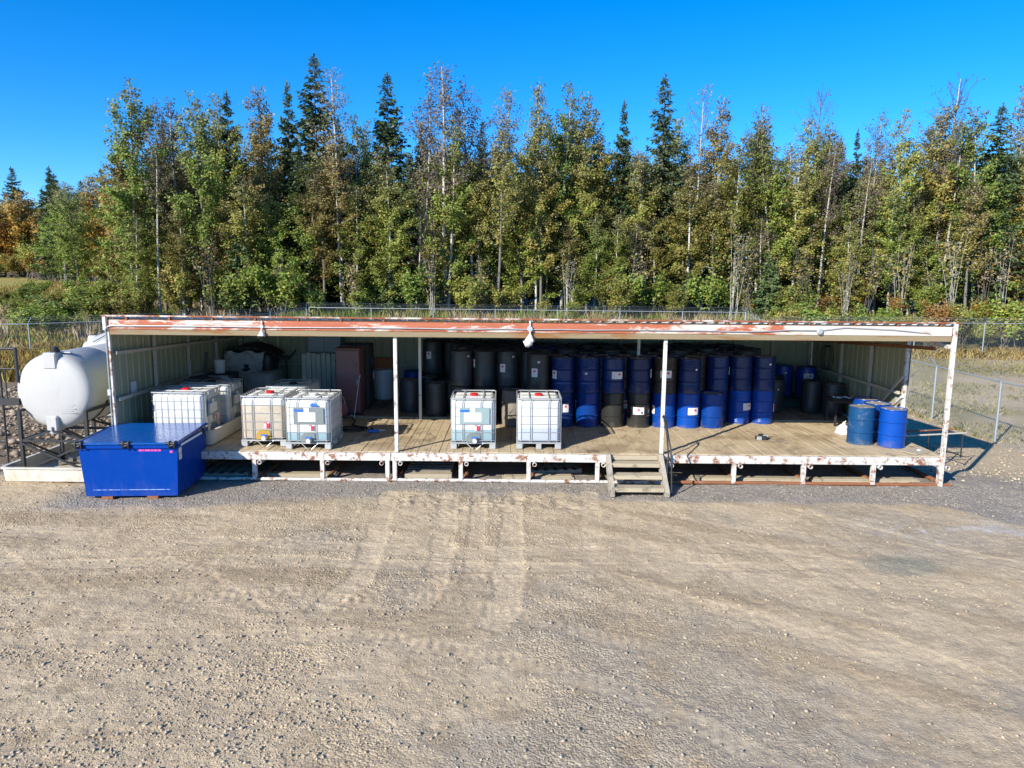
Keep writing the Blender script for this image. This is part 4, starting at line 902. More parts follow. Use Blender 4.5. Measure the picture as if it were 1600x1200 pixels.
# ------------------------------------------------------------------ tanks
tk = thing('horizontal_tank', 'long white horizontal poly tank on a black steel stand', 'tank', (-10.02, 15.62, 0))
r = .845; zc = 1.90
prof = [(.0, -.13), (.35, -.122), (.60, -.10), (.72, -.07), (.785, -.025), (.825, .04), (r, .14), (r, 1.3), (r - .012, 1.32), (r - .012, 1.36), (r, 1.38), (r, 2.7), (r - .012, 2.72), (r - .012, 2.76), (r, 2.78), (r, 4.1), (.80, 4.25), (.6, 4.38), (.0, 4.44)]
MB().lathe(prof, 48, (0, 0, zc), 'y').build('shell', 'tank_white', tk, 40)
MB().box(-.13, .17, -.13, .22, zc + .50, zc + r + .015, .03).build('filler_box', 'tank_white', tk, 30)
fb = MB().lathe([(.0, 0), (.10, 0), (.10, .04), (.075, .055), (.075, .11), (.0, .115)], 16, (.06, .05, zc + r + .016)).build('filler_cap', 'rubber', tk, 40)
MB().box(.05, .36, .10, .19, zc + r - .01, zc + r + .018, .004).build('cap_strap', 'galv', tk)
MB().box(-.13, .12, -.175, .14, zc - r - .02, zc - .52, .03).build('outlet_box', 'tank_white', tk, 30)
MB().tube((.0, -.20, zc - r + .09), (.0, -.20, zc - r - .06), .02, 8).box(-.10, .10, -.22, -.16, zc - r - .045, zc - r - .022).build('outlet_valve', 'galv', tk)
for k in range(5): MB().box(.18, .18 + .32 - .06 * (k % 2), -.118, -.102, zc - .46 + k * .045, zc - .453 + k * .045).build('faded_print', 'ink', tk)
for y in (.62, 1.34, 2.05, 2.74):
    m = MB(); n = 18
    for i in range(n):
        a0, a1 = R(200 + 140 * i / n), R(200 + 140 * (i + 1) / n); q = []
        for a in (a0, a1):
            for rr in (r + .004, r + .02):
                for yy in (y - .03, y + .03): q.append((rr * math.cos(a), yy, zc + rr * math.sin(a)))
        m.add(q, [(2, 3, 7, 6), (0, 4, 5, 1), (0, 2, 6, 4), (1, 5, 7, 3)])
    m.build('saddle_band', 'black_steel', tk, 40)
LX, LY = (-.66, .78), (-.22, 1.15, 2.5, 3.9)
for x in LX:
    for i, y in enumerate(LY): MB().box(x - .035, x + .035, y - .035, y + .035, .06, 1.52, .004).build('leg', 'black_steel', tk)
    beam('top_rail', (x, LY[0], 1.50), (x, LY[-1], 1.50), .06, .06, 'black_steel', tk); beam('side_rail', (x, LY[0], .86), (x, LY[-1], .86), .05, .05, 'black_steel', tk)
    for i in range(3): beam('side_brace', (x, LY[i], .86), (x, LY[i + 1], .14), .04, .04, 'black_steel', tk)
for y in LY: beam('cross_rail', (LX[0], y, .84), (LX[1], y, .84), .055, .055, 'black_steel', tk)
for y in LY[:2]:
    beam('cross_brace', (LX[0], y - .03, .80), (LX[1], y - .03, .16), .045, .045, 'black_steel', tk); beam('cross_brace', (LX[0], y + .03, .16), (LX[1], y + .03, .80), .045, .045, 'black_steel', tk)
    beam('saddle_prop', (LX[0], y, .84), (-.05, y, 1.05), .045, .045, 'black_steel', tk); beam('saddle_prop', (LX[1], y, .84), (.05, y, 1.05), .045, .045, 'black_steel', tk)
tray('containment_basin', 'long white fibreglass basin under the tank stand', -10.98, -8.85, 14.98, 19.75, .004, .34, 'basin', .05, .03)
for i, (x, y, rz) in enumerate(((-10.1, 16.6, .5), (-9.6, 17.2, -.3))):
    t = thing('old_board', ['stained board lying in the white basin, nearer one', 'stained board lying in the white basin, farther one'][i], 'board', (x, y, .07), rz); MB().box(-.5, .5, -.12, .12, 0, .05, .006).build('plank', 'pallet', t); MB().box(-.3, -.2, -.16, .16, .051, .09, .004).build('cleat', 'pallet', t)
vt = thing('dome_tank', 'white upright tank with domed top behind the horizontal tank', 'tank', (-12.0, 22.6, 0))
MB().lathe([(.0, 0), (1.28, 0), (1.3, .05), (1.3, .8), (1.285, .83), (1.3, .86), (1.3, 1.6), (1.285, 1.63), (1.3, 1.66), (1.3, 2.2), (1.24, 2.33), (1.0, 2.5), (.6, 2.66), (.25, 2.72), (.0, 2.72)], 44).build('shell', 'tank_white', vt, 40)
MB().lathe([(.22, 2.70), (.24, 2.73), (.24, 2.84), (.20, 2.88), (.0, 2.88)], 20, (.15, -.2, 0)).build('manway_lid', 'tank_white', vt, 40)
MB().lathe([(.13, 2.36), (.15, 2.40), (.15, 2.52), (.11, 2.56), (.0, 2.56)], 16, (-.86, -.45, 0)).box(-1.02, -.70, -.5, -.40, 2.40, 2.47, .01).build('vent_fitting', 'white_plastic', vt, 40)
MB().path([(-.5, -1.12, 2.42), (-.15, -.7, 2.70), (.4, -.4, 2.74)], .012, 6).build('vent_line', 'rubber', vt, 60)
gt = thing('steel_rack', 'dark steel tube rack frame beside the white tank at the picture edge', 'rack', (-11.1, 15.55, 0))
for x, z0, z1 in ((-.02, .06, 2.84), (.09, 1.65, 2.45), (-.65, .06, 2.84)): MB().tube((x, 0, z0), (x, 0, z1), .022 if x != .09 else .014, 8).build('upright', 'black_steel', gt, 50)
MB().tube((.36, 0, 2.1), (.36, 0, 2.86), .035, 8).build('upright', 'black_steel', gt, 50)
for z, w in ((2.84, .028), (2.40, .018)): MB().tube((-.68, .0, z), (.38, .0, z), w, 8).build('cross_tube', 'black_steel', gt, 50)
MB().box(-.68, .36, -.03, .03, 1.60, 1.75, .004).build('cross_beam', 'black_steel', gt)
for k in range(5): MB().tube((-.66, 0, .25 + k * .27), (-.02, 0, .25 + k * .27), .012, 6).build('rung', 'black_steel', gt)
MB().box(-.75, .1, -.12, .02, .0, .055).build('foot_timber', 'pallet', gt)

# ------------------------------------------------------------------ clutter inside and around the shed
# covered tank at the far left corner
t = thing('covered_tank', 'dull poly tank half covered with a crumpled grey tarp and rubber mat', 'tank', (-7.72, 21.55, D))
m = MB(); rbox(m, -.78, .72, -.62, .62, [(0, .06), (.05, .01), (.75, 0), (.88, .03), (.95, .10), (.98, .22)], .25); m.build('shell', 'grey_tank', t, 40)
m = MB(); rbox(m, -.70, .62, -.30, .58, [(.982, .04), (1.2, 0), (1.42, .04), (1.50, .12)], .2); m.build('upper_crate', 'dark_cab', t, 30)
nx, nz = 16, 12; vs = []
for j in range(nz):
    for i in range(nx):
        u, v = i / (nx - 1), j / (nz - 1); sag = .12 * math.sin(u * 9 + v * 4) * (1 - v)
        x = -.78 + u * 1.18; zz = .95 + v * .58 - (.30 * (1 - v) * (1 - abs(2 * u - .7)) if v < .7 else 0); y = -.34 - .22 * (1 - v) ** 1.4 + sag * .5 + .03 * math.sin(u * 23 + v * 17)
        vs.append((x, y, zz + .04 * math.sin(u * 13)))
vs2 = [(x, y + .012, z) for x, y, z in vs]; f1 = [(j * nx + i, j * nx + i + 1, (j + 1) * nx + i + 1, (j + 1) * nx + i) for j in range(nz - 1) for i in range(nx - 1)]
MB().add(vs + vs2, f1 + [tuple(nx * nz + q for q in reversed(f)) for f in f1]).build('tarp', 'tarp', t, 55)
m = MB(); vs = []
for i in range(14):
    u = i / 13; x = -.80 + 1.55 * u; z = 1.52 + .22 * math.sin(math.pi * u) ** .8 - .1 * u * u
    for y, dz in ((-.36, -.02), (.5, .03), (-.36, -.05), (.5, 0)): vs.append((x, y, z + dz))
fs = []
for i in range(13):
    o = i * 4; fs += [(o, o + 4, o + 5, o + 1), (o + 2, o + 3, o + 7, o + 6), (o, o + 2, o + 6, o + 4), (o + 1, o + 5, o + 7, o + 3)]
m.add(vs, fs).build('rubber_mat', 'rubber', t, 60)
MB().lathe([(.12, .98), (.13, 1.03), (.10, 1.06), (.0, 1.06)], 14, (-.1, -.42, 0)).box(-.16, -.04, -.46, -.38, 1.05, 1.16, .01).build('tank_cap', 'rubber', t, 40)
t = thing('pipe_stand', 'dark stand with a curved cradle on top against the back wall', 'stand', (-7.0, 22.25, D))
MB().tube((0, 0, .03), (0, 0, 1.28), .035, 8).build('stem', 'black_steel', t, 50); MB().path([(.32 * math.sin(a), 0, 1.62 - .36 * math.cos(a)) for a in np.linspace(-1.25, 1.25, 13)], .025, 8).build('cradle', 'black_steel', t, 60)
for a in (0.4, 2.5, 4.6): MB().tube((0, 0, .12), (.3 * math.cos(a), .16 * math.sin(a), .02), .02, 6).build('foot', 'black_steel', t)
MB().box(-.1, .1, -.05, .05, 1.18, 1.3, .01).build('collar', 'black_steel', t)
t = thing('panel_stack', 'row of upright cream metal panels with dark streaks beside the maroon cabinet', 'panels', (-5.85, 21.7, D))
for k in range(7):
    w = .13 + .02 * (k % 3); x = -.5 + k * .148; MB().box(x, x + .138, -.05 - .02 * (k % 2), .12, 0, 1.44 + .02 * ((k * 5) % 3), .012).build('panel', 'cream', t)
t = thing('tall_locker', 'grey blue two door locker behind the cream panels', 'locker', (-5.78, 22.33, D))
MB().box(-.5, .5, -.18, .2, 0, 1.92, .01).build('case', 'grey_blue', t)
for x in (-.495, .005): MB().box(x, x + .49, -.2, -.181, .04, 1.90, .006).build('door', 'grey_blue', t)
for x in (-.04, .03): MB().box(x, x + .02, -.225, -.201, .95, 1.12).build('handle', 'galv', t)
t = thing('maroon_cabinet', 'tall maroon steel cabinet standing at mid deck', 'cabinet', (-4.42, 19.75, D + .0))
MB().box(-.36, .28, -.3, .32, .06, 1.80, .012).build('case', 'maroon', t); MB().box(-.35, .27, -.322, -.303, .10, 1.78, .006).build('door', 'maroon', t); MB().box(-.40, .30, -.34, .34, 1.803, 1.84, .006).build('top', 'maroon', t)
MB().box(.20, .225, -.345, -.323, .85, 1.0).build('handle', 'galv', t); MB().box(-.34, .26, -.26, .28, 0, .058).build('plinth', 'dark_cab', t)
for z in (.4, 1.45): MB().box(-.362, -.345, -.33, -.304, z, z + .1).build('hinge', 'dark_cab', t)
t = thing('dark_cabinet', 'nearly black cabinet right behind the maroon one', 'cabinet', (-4.47, 20.75, D))
MB().box(-.42, .40, -.35, .35, .04, 1.85, .012).build('case', 'dark_cab', t); MB().box(.401, .415, -.33, .33, .08, 1.8, .004).build('door', 'dark_cab', t); MB().box(.416, .44, .2, .23, .8, 1.0).build('handle', 'galv', t); MB().box(-.38, .36, -.31, .31, 0, .039).build('plinth', 'dark_cab', t)
MB().box(.416, .42, -.1, .12, 1.25, 1.45).build('blue_sticker', 'blue_print', t)
t = thing('orange_board', 'orange brown board fixed to the back wall above the pale drum', 'board', (-4.0, 22.5, 1.5)); MB().box(-.42, .42, 0, .03, .0, .42, .005).build('sheet', 'orange_board', t); MB().box(-.42, .42, -.02, -.001, .38, .42, .004).build('batten', 'orange_board', t)
t = thing('red_reel', 'faded red round hose reel on the deck in front of the maroon cabinet', 'hose reel', (-4.60, 19.12, D))
m = MB().lathe([(.0, -.03), (.17, -.03), (.2, -.02), (.2, .02), (.17, .03), (.0, .03)], 18, (0, 0, .22), 'y'); m.build('disc', paint('faded_red', (.36, .12, .11), None, .6, 4, .6, .4), t, 40)
MB().lathe([(.0, -.05), (.06, -.05), (.06, -.031), (.0, -.031)], 12, (0, 0, .22), 'y').build('hub', 'red', t, 40); MB().box(-.18, .18, -.06, .12, 0, .03, .006).build('base', 'black_steel', t); MB().path([(-.1, .05, .38), (-.02, .06, .55), (.06, .06, .56), (.12, .05, .36)], .015, 6).build('handle', 'galv', t, 60)
t = thing('leaning_rod', 'thin pale rod leaning on the maroon cabinet', 'rod', (-4.24, 19.1, D)); MB().tube((0, 0, 0), (.10, .3, 1.05), .012, 6).tube((.1, .3, 1.05), (.12, .33, 1.12), .018, 6).build('shaft', 'galv', t)
t = thing('coiled_hose', 'black hose coiled loosely on the deck right of the grey plated tote', 'hose', (-3.95, 17.55, D + .006))
MB().path([((.36 - .0022 * k) * math.cos(k * .35) + .03 * math.sin(k * .9), (.30 - .0022 * k) * math.sin(k * .35), .022 + .012 * (k % 18) / 18 + .00045 * k) for k in range(56)] + [(-.1, .45, .04), (-.12, .9, .03), (-.3, 1.35, .05)], .02, 6).build('hose_line', 'rubber', t, 70); MB().tube((-.3, 1.35, .05), (-.34, 1.45, .09), .03, 8).build('nozzle', 'galv', t)
t = thing('blue_hand_tool', 'small blue hand tool lying on the deck near the coiled hose', 'tool', (-3.35, 17.30, D + .008), .3); MB().box(-.16, .10, -.035, .035, 0, .07, .015).build('body', 'blue_print', t); MB().tube((.10, 0, .04), (.26, .02, .03), .018, 8).build('handle', 'galv', t); MB().box(-.10, -.03, -.03, .03, -.0, .12, .01).build('grip', 'rubber', t)
t = thing('scrap_heap', 'little heap of grey scrap and rope on the open deck', 'scrap', (5.97, 16.9, D))
for k in range(7):
    a = k * 1.3; MB().box(.10 * math.cos(a) - .05, .10 * math.cos(a) + .06, .08 * math.sin(a) - .03, .08 * math.sin(a) + .04, .0, .05 + .012 * k, .01).build('piece', 'galv' if k % 2 else 'rubber', t)
MB().path([(.15 + .05 * k, -.1 - .05 * math.sin(k) - .02 * k, .015) for k in range(9)], .01, 5).build('rope', 'pallet', t, 70)
t = thing('white_bucket', 'white plastic bucket standing behind the tray totes', 'bucket', (-7.85, 18.9, D)); 
MB().lathe([(.0, 0), (.125, 0), (.13, .01), (.148, .33), (.158, .335), (.158, .36), (.142, .36), (.125, .03), (.0, .03)], 20).build('pail', 'white_plastic', t, 40); MB().path([(.155 * math.cos(a), .04, .34 - .16 * math.sin(a)) for a in np.linspace(0, math.pi, 9)], .004, 5).build('bail', 'galv', t)
t = thing('crate_stack', 'stack of dark crates under the white bucket by the left wall', 'crate', (-7.95, 19.25, D)); t.location = (-8.0, 19.9, D); MB().box(-.4, .4, -.4, .4, 0, .9, .02).build('lower_crate', 'dark_cab', t); MB().box(-.36, .3, -.3, .3, .901, 1.1, .02).build('upper_crate', 'dark_cab', t); MB().box(-.3, .25, -.35, -.301, .93, 1.05).build('slot_panel', 'galv', t)
bpy.data.objects['white_bucket'].location = (-8.05, 19.75, D + 1.102)
t = thing('dark_tool_heap', 'dark tools and scraps lying on top of the rear tray tote', 'tools', (-7.5, 17.6, D + .05 + 1.153))
for k, (x, y, a, L) in enumerate(((-.2, 0, .3, .7), (-.1, .2, -.2, .5), (.15, -.1, .9, .45), (-.35, .2, 1.2, .4))):
    o = MB().box(-L / 2, L / 2, -.05, .05, 0, .05, .008).build('bar', 'rubber' if k % 2 else 'black_steel', t); o.location = (x, y, .012 * k + .004); o.rotation_euler = (0, 0, a)
t = thing('hand_truck_arm', 'black bar leaning up beside the white bucket', 'bar', (-8.1, 18.6, D + .0)); MB().tube((0, .1, 0), (.0, .45, 1.75), .035, 8).box(-.06, .06, .05, .15, .0, .03).build('bar', 'black_steel', t)
t = thing('plastic_sack', 'white plastic sack slumped behind the faded blue drum', 'sack', (8.22, 17.55, D)); m = MB().lathe([(.0, 0), (.17, .0), (.20, .06), (.17, .14), (.11, .21), (.04, .26), (.035, .30), (.0, .30)], 14); rr = random.Random(4); m.v = [(x * rr.uniform(.8, 1.15), y * rr.uniform(.8, 1.15), z * rr.uniform(.9, 1.1) if z > .01 else 0) for x, y, z in m.v]; m.build('bag', 'cloth', t, 70); MB().tube((.0, 0, .28), (.04, .0, .34), .016, 6).build('tied_neck', 'cloth', t)
t = thing('coil_rack', 'dark wire coil hung high on the right wall', 'coil', (9.26, 21.4, 2.15)); MB().path([(.0 + .004 * k, .30 * math.sin(k * .42), .36 * math.cos(k * .42)) for k in range(46)], .008, 5).build('wire', 'rubber', t, 70); MB().box(.02, .2, -.02, .02, .33, .38).build('hook', 'black_steel', t)
t = thing('junk_bench', 'dark bench with ragged white rope behind the corner drums', 'bench', (8.75, 18.85, D)); MB().box(-.35, .5, -.3, .35, .62, .70, .01).build('top', 'dark_cab', t)
for x in (-.3, .43):
    for y in (-.25, .3): MB().box(x, x + .05, y - .02, y + .03, 0, .619).build('leg', 'dark_cab', t)
MB().path([(-.3 + .08 * k, -.1 + .1 * math.sin(k * 2.2), .73 + .015 * math.cos(k * 3)) for k in range(10)], .022, 6).build('rope', 'cloth', t, 70)
# pipe rack lying outside the right wall
t = thing('pipe_trestle', 'rusty pipe trestle standing on the ground past the right end', 'trestle', (11.0, 17.9, 0), R(8))
for y in (0, .45): MB().tube((-1.2, y, .60), (.62, y + .1, .62), .022, 8).build('long_pipe', 'rust' if y else 'girt', t, 50)
for x in (-.1, .45):
    for y in (0, .5): MB().tube((x, y, .0), (x, y, .6), .018, 6).build('leg', 'black_steel', t)
    MB().tube((x, -.05, .06), (x, .6, .06), .016, 6).build('foot_bar', 'black_steel', t)
MB().tube((-.15, .25, .25), (.6, .25, .25), .014, 6).build('tie_bar', 'black_steel', t)
t = thing('loose_plywood', 'weathered plywood offcut at the right end of the deck', 'board', (9.05, 15.78, D + .006), .5); MB().box(-.28, .28, -.2, .2, 0, .018, .003).build('sheet', 'lumber', t); MB().box(.05, .14, -.05, .02, .0185, .045, .004).build('scrap', 'cloth', t)
# timber and pallets under the platform
def pallet(loc, rz, label, g='pallets under the platform'):
    t = thing('wooden_pallet', label, 'pallet', loc, rz, g)
    for y in (-.46, 0, .46): MB().box(-.6, .6, y - .045, y + .045, .02, .10).build('runner', 'pallet', t)
    for i in range(6): MB().box(-.6 + i * .22, -.6 + i * .22 + .11, -.5, .5, .101, .122, .004).build('slat', 'pallet', t)
pallet((-6.45, 15.98, .01), R(4), 'grey slatted pallet on the ground next to the blue bin')
pallet((-1.85, 16.25, .05), R(90), 'pallet lying under the platform behind the stacked planks')
pallet((.95, 16.5, .01), R(8), 'pallet in the dark under the platform left of the stairs')
for k, (x, y, L, rz, lb) in enumerate(((-1.85, 15.58, 1.15, 0, 'short grey planks piled under the platform'), (-4.9, 15.75, 2.0, .03, 'wide flat board lying under the platform below the tan tote'), (.6, 15.7, 1.6, .06, 'loose timber offcut under the platform left of the stairs'), (5.3, 15.72, 2.6, -.02, 'long pale board on the ground right of the stairs'), (7.9, 15.7, 2.4, .02, 'long pale board on the ground under the corner drums'))):
    t = thing('timber_offcut', lb, 'timber', (x, y, .005), rz); MB().box(-L / 2, L / 2, -.12, .16, 0, .045, .005).build('lower_board', 'lumber', t); MB().box(-L / 2 + .05, L / 2 - .04, -.10, .12, .046, .14 if k == 0 else .07, .005).build('upper_board', 'lumber', t)

# ------------------------------------------------------------------ fences
def fence(label, pts, h=1.85, arms=(0, -1), spacing=3.0):
    t = thing('chain_link_fence', label, 'fence', (pts[0][0], pts[0][1], 0)); o = np.array([pts[0][0], pts[0][1], 0])
    wires = MB(); barb = MB(); done = set()
    for (x0, y0), (x1, y1) in zip(pts[:-1], pts[1:]):
        p0, p1 = np.array([x0, y0]), np.array([x1, y1]); L = np.linalg.norm(p1 - p0); d = (p1 - p0) / L; n = max(1, int(round(L / spacing)))
        zt = lambda s: float(terrain(np.array(p0[0] + d[0] * s), np.array(p0[1] + d[1] * s)))
        P = lambda s, z: np.array([p0[0] + d[0] * s, p0[1] + d[1] * s, z + zt(s)]) - o
        for i in range(n + 1):
            s = L * i / n; key = tuple(np.round(p0 + d * s, 1))
            if key in done: continue
            done.add(key); MB().tube(P(s, -.02), P(s, h + .02), .034, 8).build('post', 'galv_fence', t, 50)
            a = P(s, h + .02); MB().tube(a, a + np.array([arms[0] * .26, arms[1] * .26, .30]), .018, 6).build('barb_arm', 'galv_fence', t)
        q = [P(L * i / n, h) for i in range(n + 1)]
        for i in range(n):
            MB().tube(q[i], q[i + 1], .024, 7).build('top_rail', 'galv_fence', t, 50)
        for kk in (1, 2, 3): barb.path([p + np.array([arms[0] * .085 * kk, arms[1] * .085 * kk, .02 + .10 * kk]) for p in q], .005, 3, False)
        pit = .10
        for s in np.arange(-h, L, pit):
            for sg in (1, -1):
                a0, b0 = max(s, 0), min(s + h, L)
                if b0 - a0 < .05: continue
                z0, z1 = (a0 - s, b0 - s) if sg == 1 else (h - (a0 - s), h - (b0 - s)); wires.tube(P(a0, max(z0, .02)), P(b0, z1), .0017, 3, cap=False)
    wires.build('chain_link', 'galv_fence', t); barb.build('barbed_wire', 'galv_fence', t)
fence('chain link fence running beside the dry grass at the right of the shed', [(14.25, 13.4), (14.35, 21.0), (14.6, 24.7), (15.2, 33.0), (15.9, 49.5)], 1.85, (-1, 0), 3.6)
fence('chain link fence behind the shed with barbed wire arms', [(15.9, 49.6), (-14, 50.0)], 1.85, (0, -1), 4.0)
fence('chain link fence across the back of the dry grass below the shrubs', [(16.3, 44.6), (46, 44.4)], 1.85, (0, -1), 4.2)
fence('chain link fence behind the white tanks with meadow beyond it', [(-14.2, 50.0), (-18.5, 40.5), (-24.5, 36.6), (-36, 33.0)], 1.85, (0, 1), 3.8)

# ------------------------------------------------------------------ vegetation
def leaf_quads(C, size, rng, elong=1.5, face=.0):
    n = len(C); nrm = rng.normal(size=(n, 3))
    if face:   # blades turn outward and up, to the light
        out = C * np.array([1, 1, 0]); out /= np.linalg.norm(out, axis=1)[:, None] + 1e-6; nrm = nrm * .7 + face * (out * 1.0 + np.array([0, 0, .75]))
    nrm /= np.linalg.norm(nrm, axis=1)[:, None]
    u = rng.normal(size=(n, 3)); u -= (u * nrm).sum(1)[:, None] * nrm; u /= np.linalg.norm(u, axis=1)[:, None]; w = np.cross(nrm, u)
    s = size[:, None]; V = np.stack([C - u * s * elong * .5, C + w * s * .5, C + u * s * elong * .5, C - w * s * .5], 1)
    return V.reshape(-1, 3), np.arange(4 * n).reshape(n, 4)
def wood_mesh(segs, n=5):
    """segs: list of (p0, p1, r0, r1)"""
    V = []; F = []
    for p0, p1, r0, r1 in segs:
        d = p1 - p0; u, w = frame(d); o = len(V)
        for p, r in ((p0, r0), (p1, r1)):
            for j in range(n): a = 2 * math.pi * j / n; V.append(p + r * (math.cos(a) * u + math.sin(a) * w))
        F += [(o + j, o + (j + 1) % n, o + n + (j + 1) % n, o + n + j) for j in range(n)]
    return np.array(V), np.array(F)
OLIVE = np.array([.262, .262, .056]); GREEN = np.array([.185, .258, .044]); BROWN = np.array([.285, .215, .062]); GREY = np.array([.195, .175, .115]); GOLD = np.array([.50, .27, .035]); PURP = np.array([.20, .155, .140]); YEL = np.array([.22, .19, .035])
def aspen(seed, H=18.0, base=.30, width=2.1, nleaf=5200, thin=.5, pal=((OLIVE, .55), (GREEN, .3), (BROWN, .15)), lsize=.19, bare=False, forked=False):
    rng = np.random.default_rng(seed); segs = []; nleaf = int(nleaf * 1.5)
    k = 11; lean = rng.normal(0, .035, 2); tr = []
    for i in range(k):
        t = i / (k - 1); tr.append(np.array([lean[0] * H * t + .12 * math.sin(t * 5 + seed), lean[1] * H * t * .6 + .12 * math.cos(t * 4 + seed * 2), H * t * .985]))
    rad = lambda t: .125 * (1 - t) ** .8 + .016
    trunk = [(tr[i], tr[i + 1], rad(i / (k - 1)), rad((i + 1) / (k - 1))) for i in range(k - 1)]
    at = lambda t: tr[min(int(t * (k - 1)), k - 2)] * (1 - (t * (k - 1) - min(int(t * (k - 1)), k - 2))) + tr[min(int(t * (k - 1)), k - 2) + 1] * (t * (k - 1) - min(int(t * (k - 1)), k - 2))
    nl = 46; limbs = []
    for i in range(nl):
        t = base + (0.985 - base) * ((i + rng.random()) / nl) ** .9; az = i * 2.4 + rng.normal(0, .4); tt = (t - base) / (1 - base)
        L = width * (.35 + 1.0 * math.sin(math.pi * min(1, .22 + .80 * tt)) ** .9) * rng.uniform(.6, 1.15); el = rng.uniform(.35, .95) + .25 * tt
        p0 = at(t); d = np.array([math.cos(az) * math.cos(el), math.sin(az) * math.cos(el), math.sin(el)]); mid = p0 + d * L * .55 + np.array([0, 0, -.05 * L]); p1 = p0 + d * L + np.array([0, 0, .12 * L])
        r0 = .018 + .022 * (1 - t); segs += [(p0, mid, r0, r0 * .6), (mid, p1, r0 * .6, .006)]; limbs.append((p0, p1, L, tt))
        for q in range(3 + (4 if bare else 2)):
            s = rng.uniform(.3, 1); b0 = p0 + (p1 - p0) * s; dd = d + rng.normal(0, .6, 3) + np.array([0, 0, .35]); dd /= np.linalg.norm(dd); b1 = b0 + dd * L * rng.uniform(.18, .42)
            segs.append((b0, b1, .010, .004)); limbs.append((b0, b1, L * .4, tt))
    V, F = wood_mesh(segs, 3); Tv, Tf = wood_mesh(trunk, 8)
    wts = np.array([l[2] * (1.0 if l[3] < .55 else max(.04, 1 - thin * (l[3] - .55) / .45)) for l in limbs]); wts /= wts.sum()
    clump = rng.gamma(1.1, 1, len(limbs)); wts = wts * (clump + .15); wts /= wts.sum()
    idx = rng.choice(len(limbs), nleaf, p=wts); lsize = lsize * .80; u = rng.uniform(.2, 1.1, nleaf); A = np.array([l[0] for l in limbs])[idx]; B = np.array([l[1] for l in limbs])[idx]
    C = A + (B - A) * u[:, None] + rng.normal(0, .20, (nleaf, 3)) * np.array([1, 1, .8]); sz = rng.uniform(.6, 1.25, nleaf) * lsize
    LV, LF = leaf_quads(C, sz, rng, 1.25, .9)
    ch = rng.choice(len(pal), nleaf, p=[p for _, p in pal]); lc = np.array([c for c, _ in pal])[ch] * rng.uniform(.7, 1.35, nleaf)[:, None]
    limb_tint = rng.uniform(.8, 1.2, len(limbs))[idx]; lc = lc * limb_tint[:, None]
    hi = sstep(.62, 1.0, C[:, 2] / H)[:, None] * .55; lc = lc * (1 - hi) + (GREY * rng.uniform(.7, 1.3, nleaf)[:, None]) * hi
    me_t = np_mesh('trunk', Tv, Tf, smooth=True)
    tw = np.array([.16, .12, .10]); cols = np.concatenate([np.tile(tw, (len(V), 1)), np.repeat(lc, 4, 0)])
    me_c = np_mesh('crown', np.concatenate([V, LV]), np.concatenate([F, LF + len(V)]), cols)
    me_c.materials.append(M['leaf']); return me_t, me_c
def spruce(seed, H=18.0, Rw=2.1, base=.08, dens=1.0, col=np.array([.052, .080, .030])):
    rng = np.random.default_rng(seed); C = []; U = []; S = []; segs = []
    nbr = int(H * 24)
    for b in range(nbr):
        t = base + (.985 - base) * rng.random() ** .85; z = t * H; az = rng.uniform(0, 6.28)
        L = (Rw * (1 - t) ** .86 + .04) * (rng.uniform(.45, 1.0) if rng.random() < .8 else rng.uniform(1.0, 1.22)); droop = .42 - .75 * t
        p0 = np.array([0, 0, z]); tip = p0 + np.array([math.cos(az), math.sin(az), -droop + rng.normal(0, .07)]) * L; mid = p0 + (tip - p0) * .55 + np.array([0, 0, -.06 * L]); p1 = tip + np.array([0, 0, .10 * L])
        segs += [(p0, mid, .022, .013), (mid, p1, .013, .005)]; m = max(4, int(L / .10 * dens))
        for q in rng.uniform(.12, 1.03, m):
            bp_ = p0 + (mid - p0) * (q / .55) if q < .55 else mid + (p1 - mid) * ((q - .55) / .45)
            for _ in range(2):
                side = rng.normal(0, .75); dd = np.array([math.cos(az + side), math.sin(az + side), -.35 + rng.normal(0, .25)]); C.append(bp_ + dd * rng.uniform(.03, .20)); U.append(dd); S.append(rng.uniform(.09, .17) * min(1.0, .35 + 3.2 * (1 - t)))
    for _ in range(30): C.append(np.array([rng.normal(0, .03), rng.normal(0, .03), H * rng.uniform(.95, 1.0)])); U.append(np.array([rng.normal(0, .3), rng.normal(0, .3), 1])); S.append(.09)
    C = np.array(C); U = np.array(U); S = np.array(S); n = len(C); U /= np.linalg.norm(U, axis=1)[:, None]; w = rng.normal(size=(n, 3)); w -= (w * U).sum(1)[:, None] * U; w /= np.linalg.norm(w, axis=1)[:, None]
    s = S[:, None]; LV = np.stack([C - U * s * 1.3, C + w * s * .55, C + U * s * 1.5, C - w * s * .55], 1).reshape(-1, 3); LF = np.arange(4 * n).reshape(n, 4)
    lc = col * rng.uniform(.6, 1.5, n)[:, None] * (1 + .35 * (rng.random(n) < .15))[:, None]; V, F = wood_mesh(segs, 3)
    cols = np.concatenate([np.tile(np.array([.07, .055, .04]), (len(V), 1)), np.repeat(lc, 4, 0)]); me_c = np_mesh('crown', np.concatenate([V, LV]), np.concatenate([F, LF + len(V)]), cols); me_c.materials.append(M['needle'])
    Tv, Tf = wood_mesh([(np.array([0, 0, 0.]), np.array([0, 0, H * .5]), .16, .09), (np.array([0, 0, H * .5]), np.array([0, 0, H]), .09, .012)], 8)
    return np_mesh('trunk', Tv, Tf, smooth=True), me_c
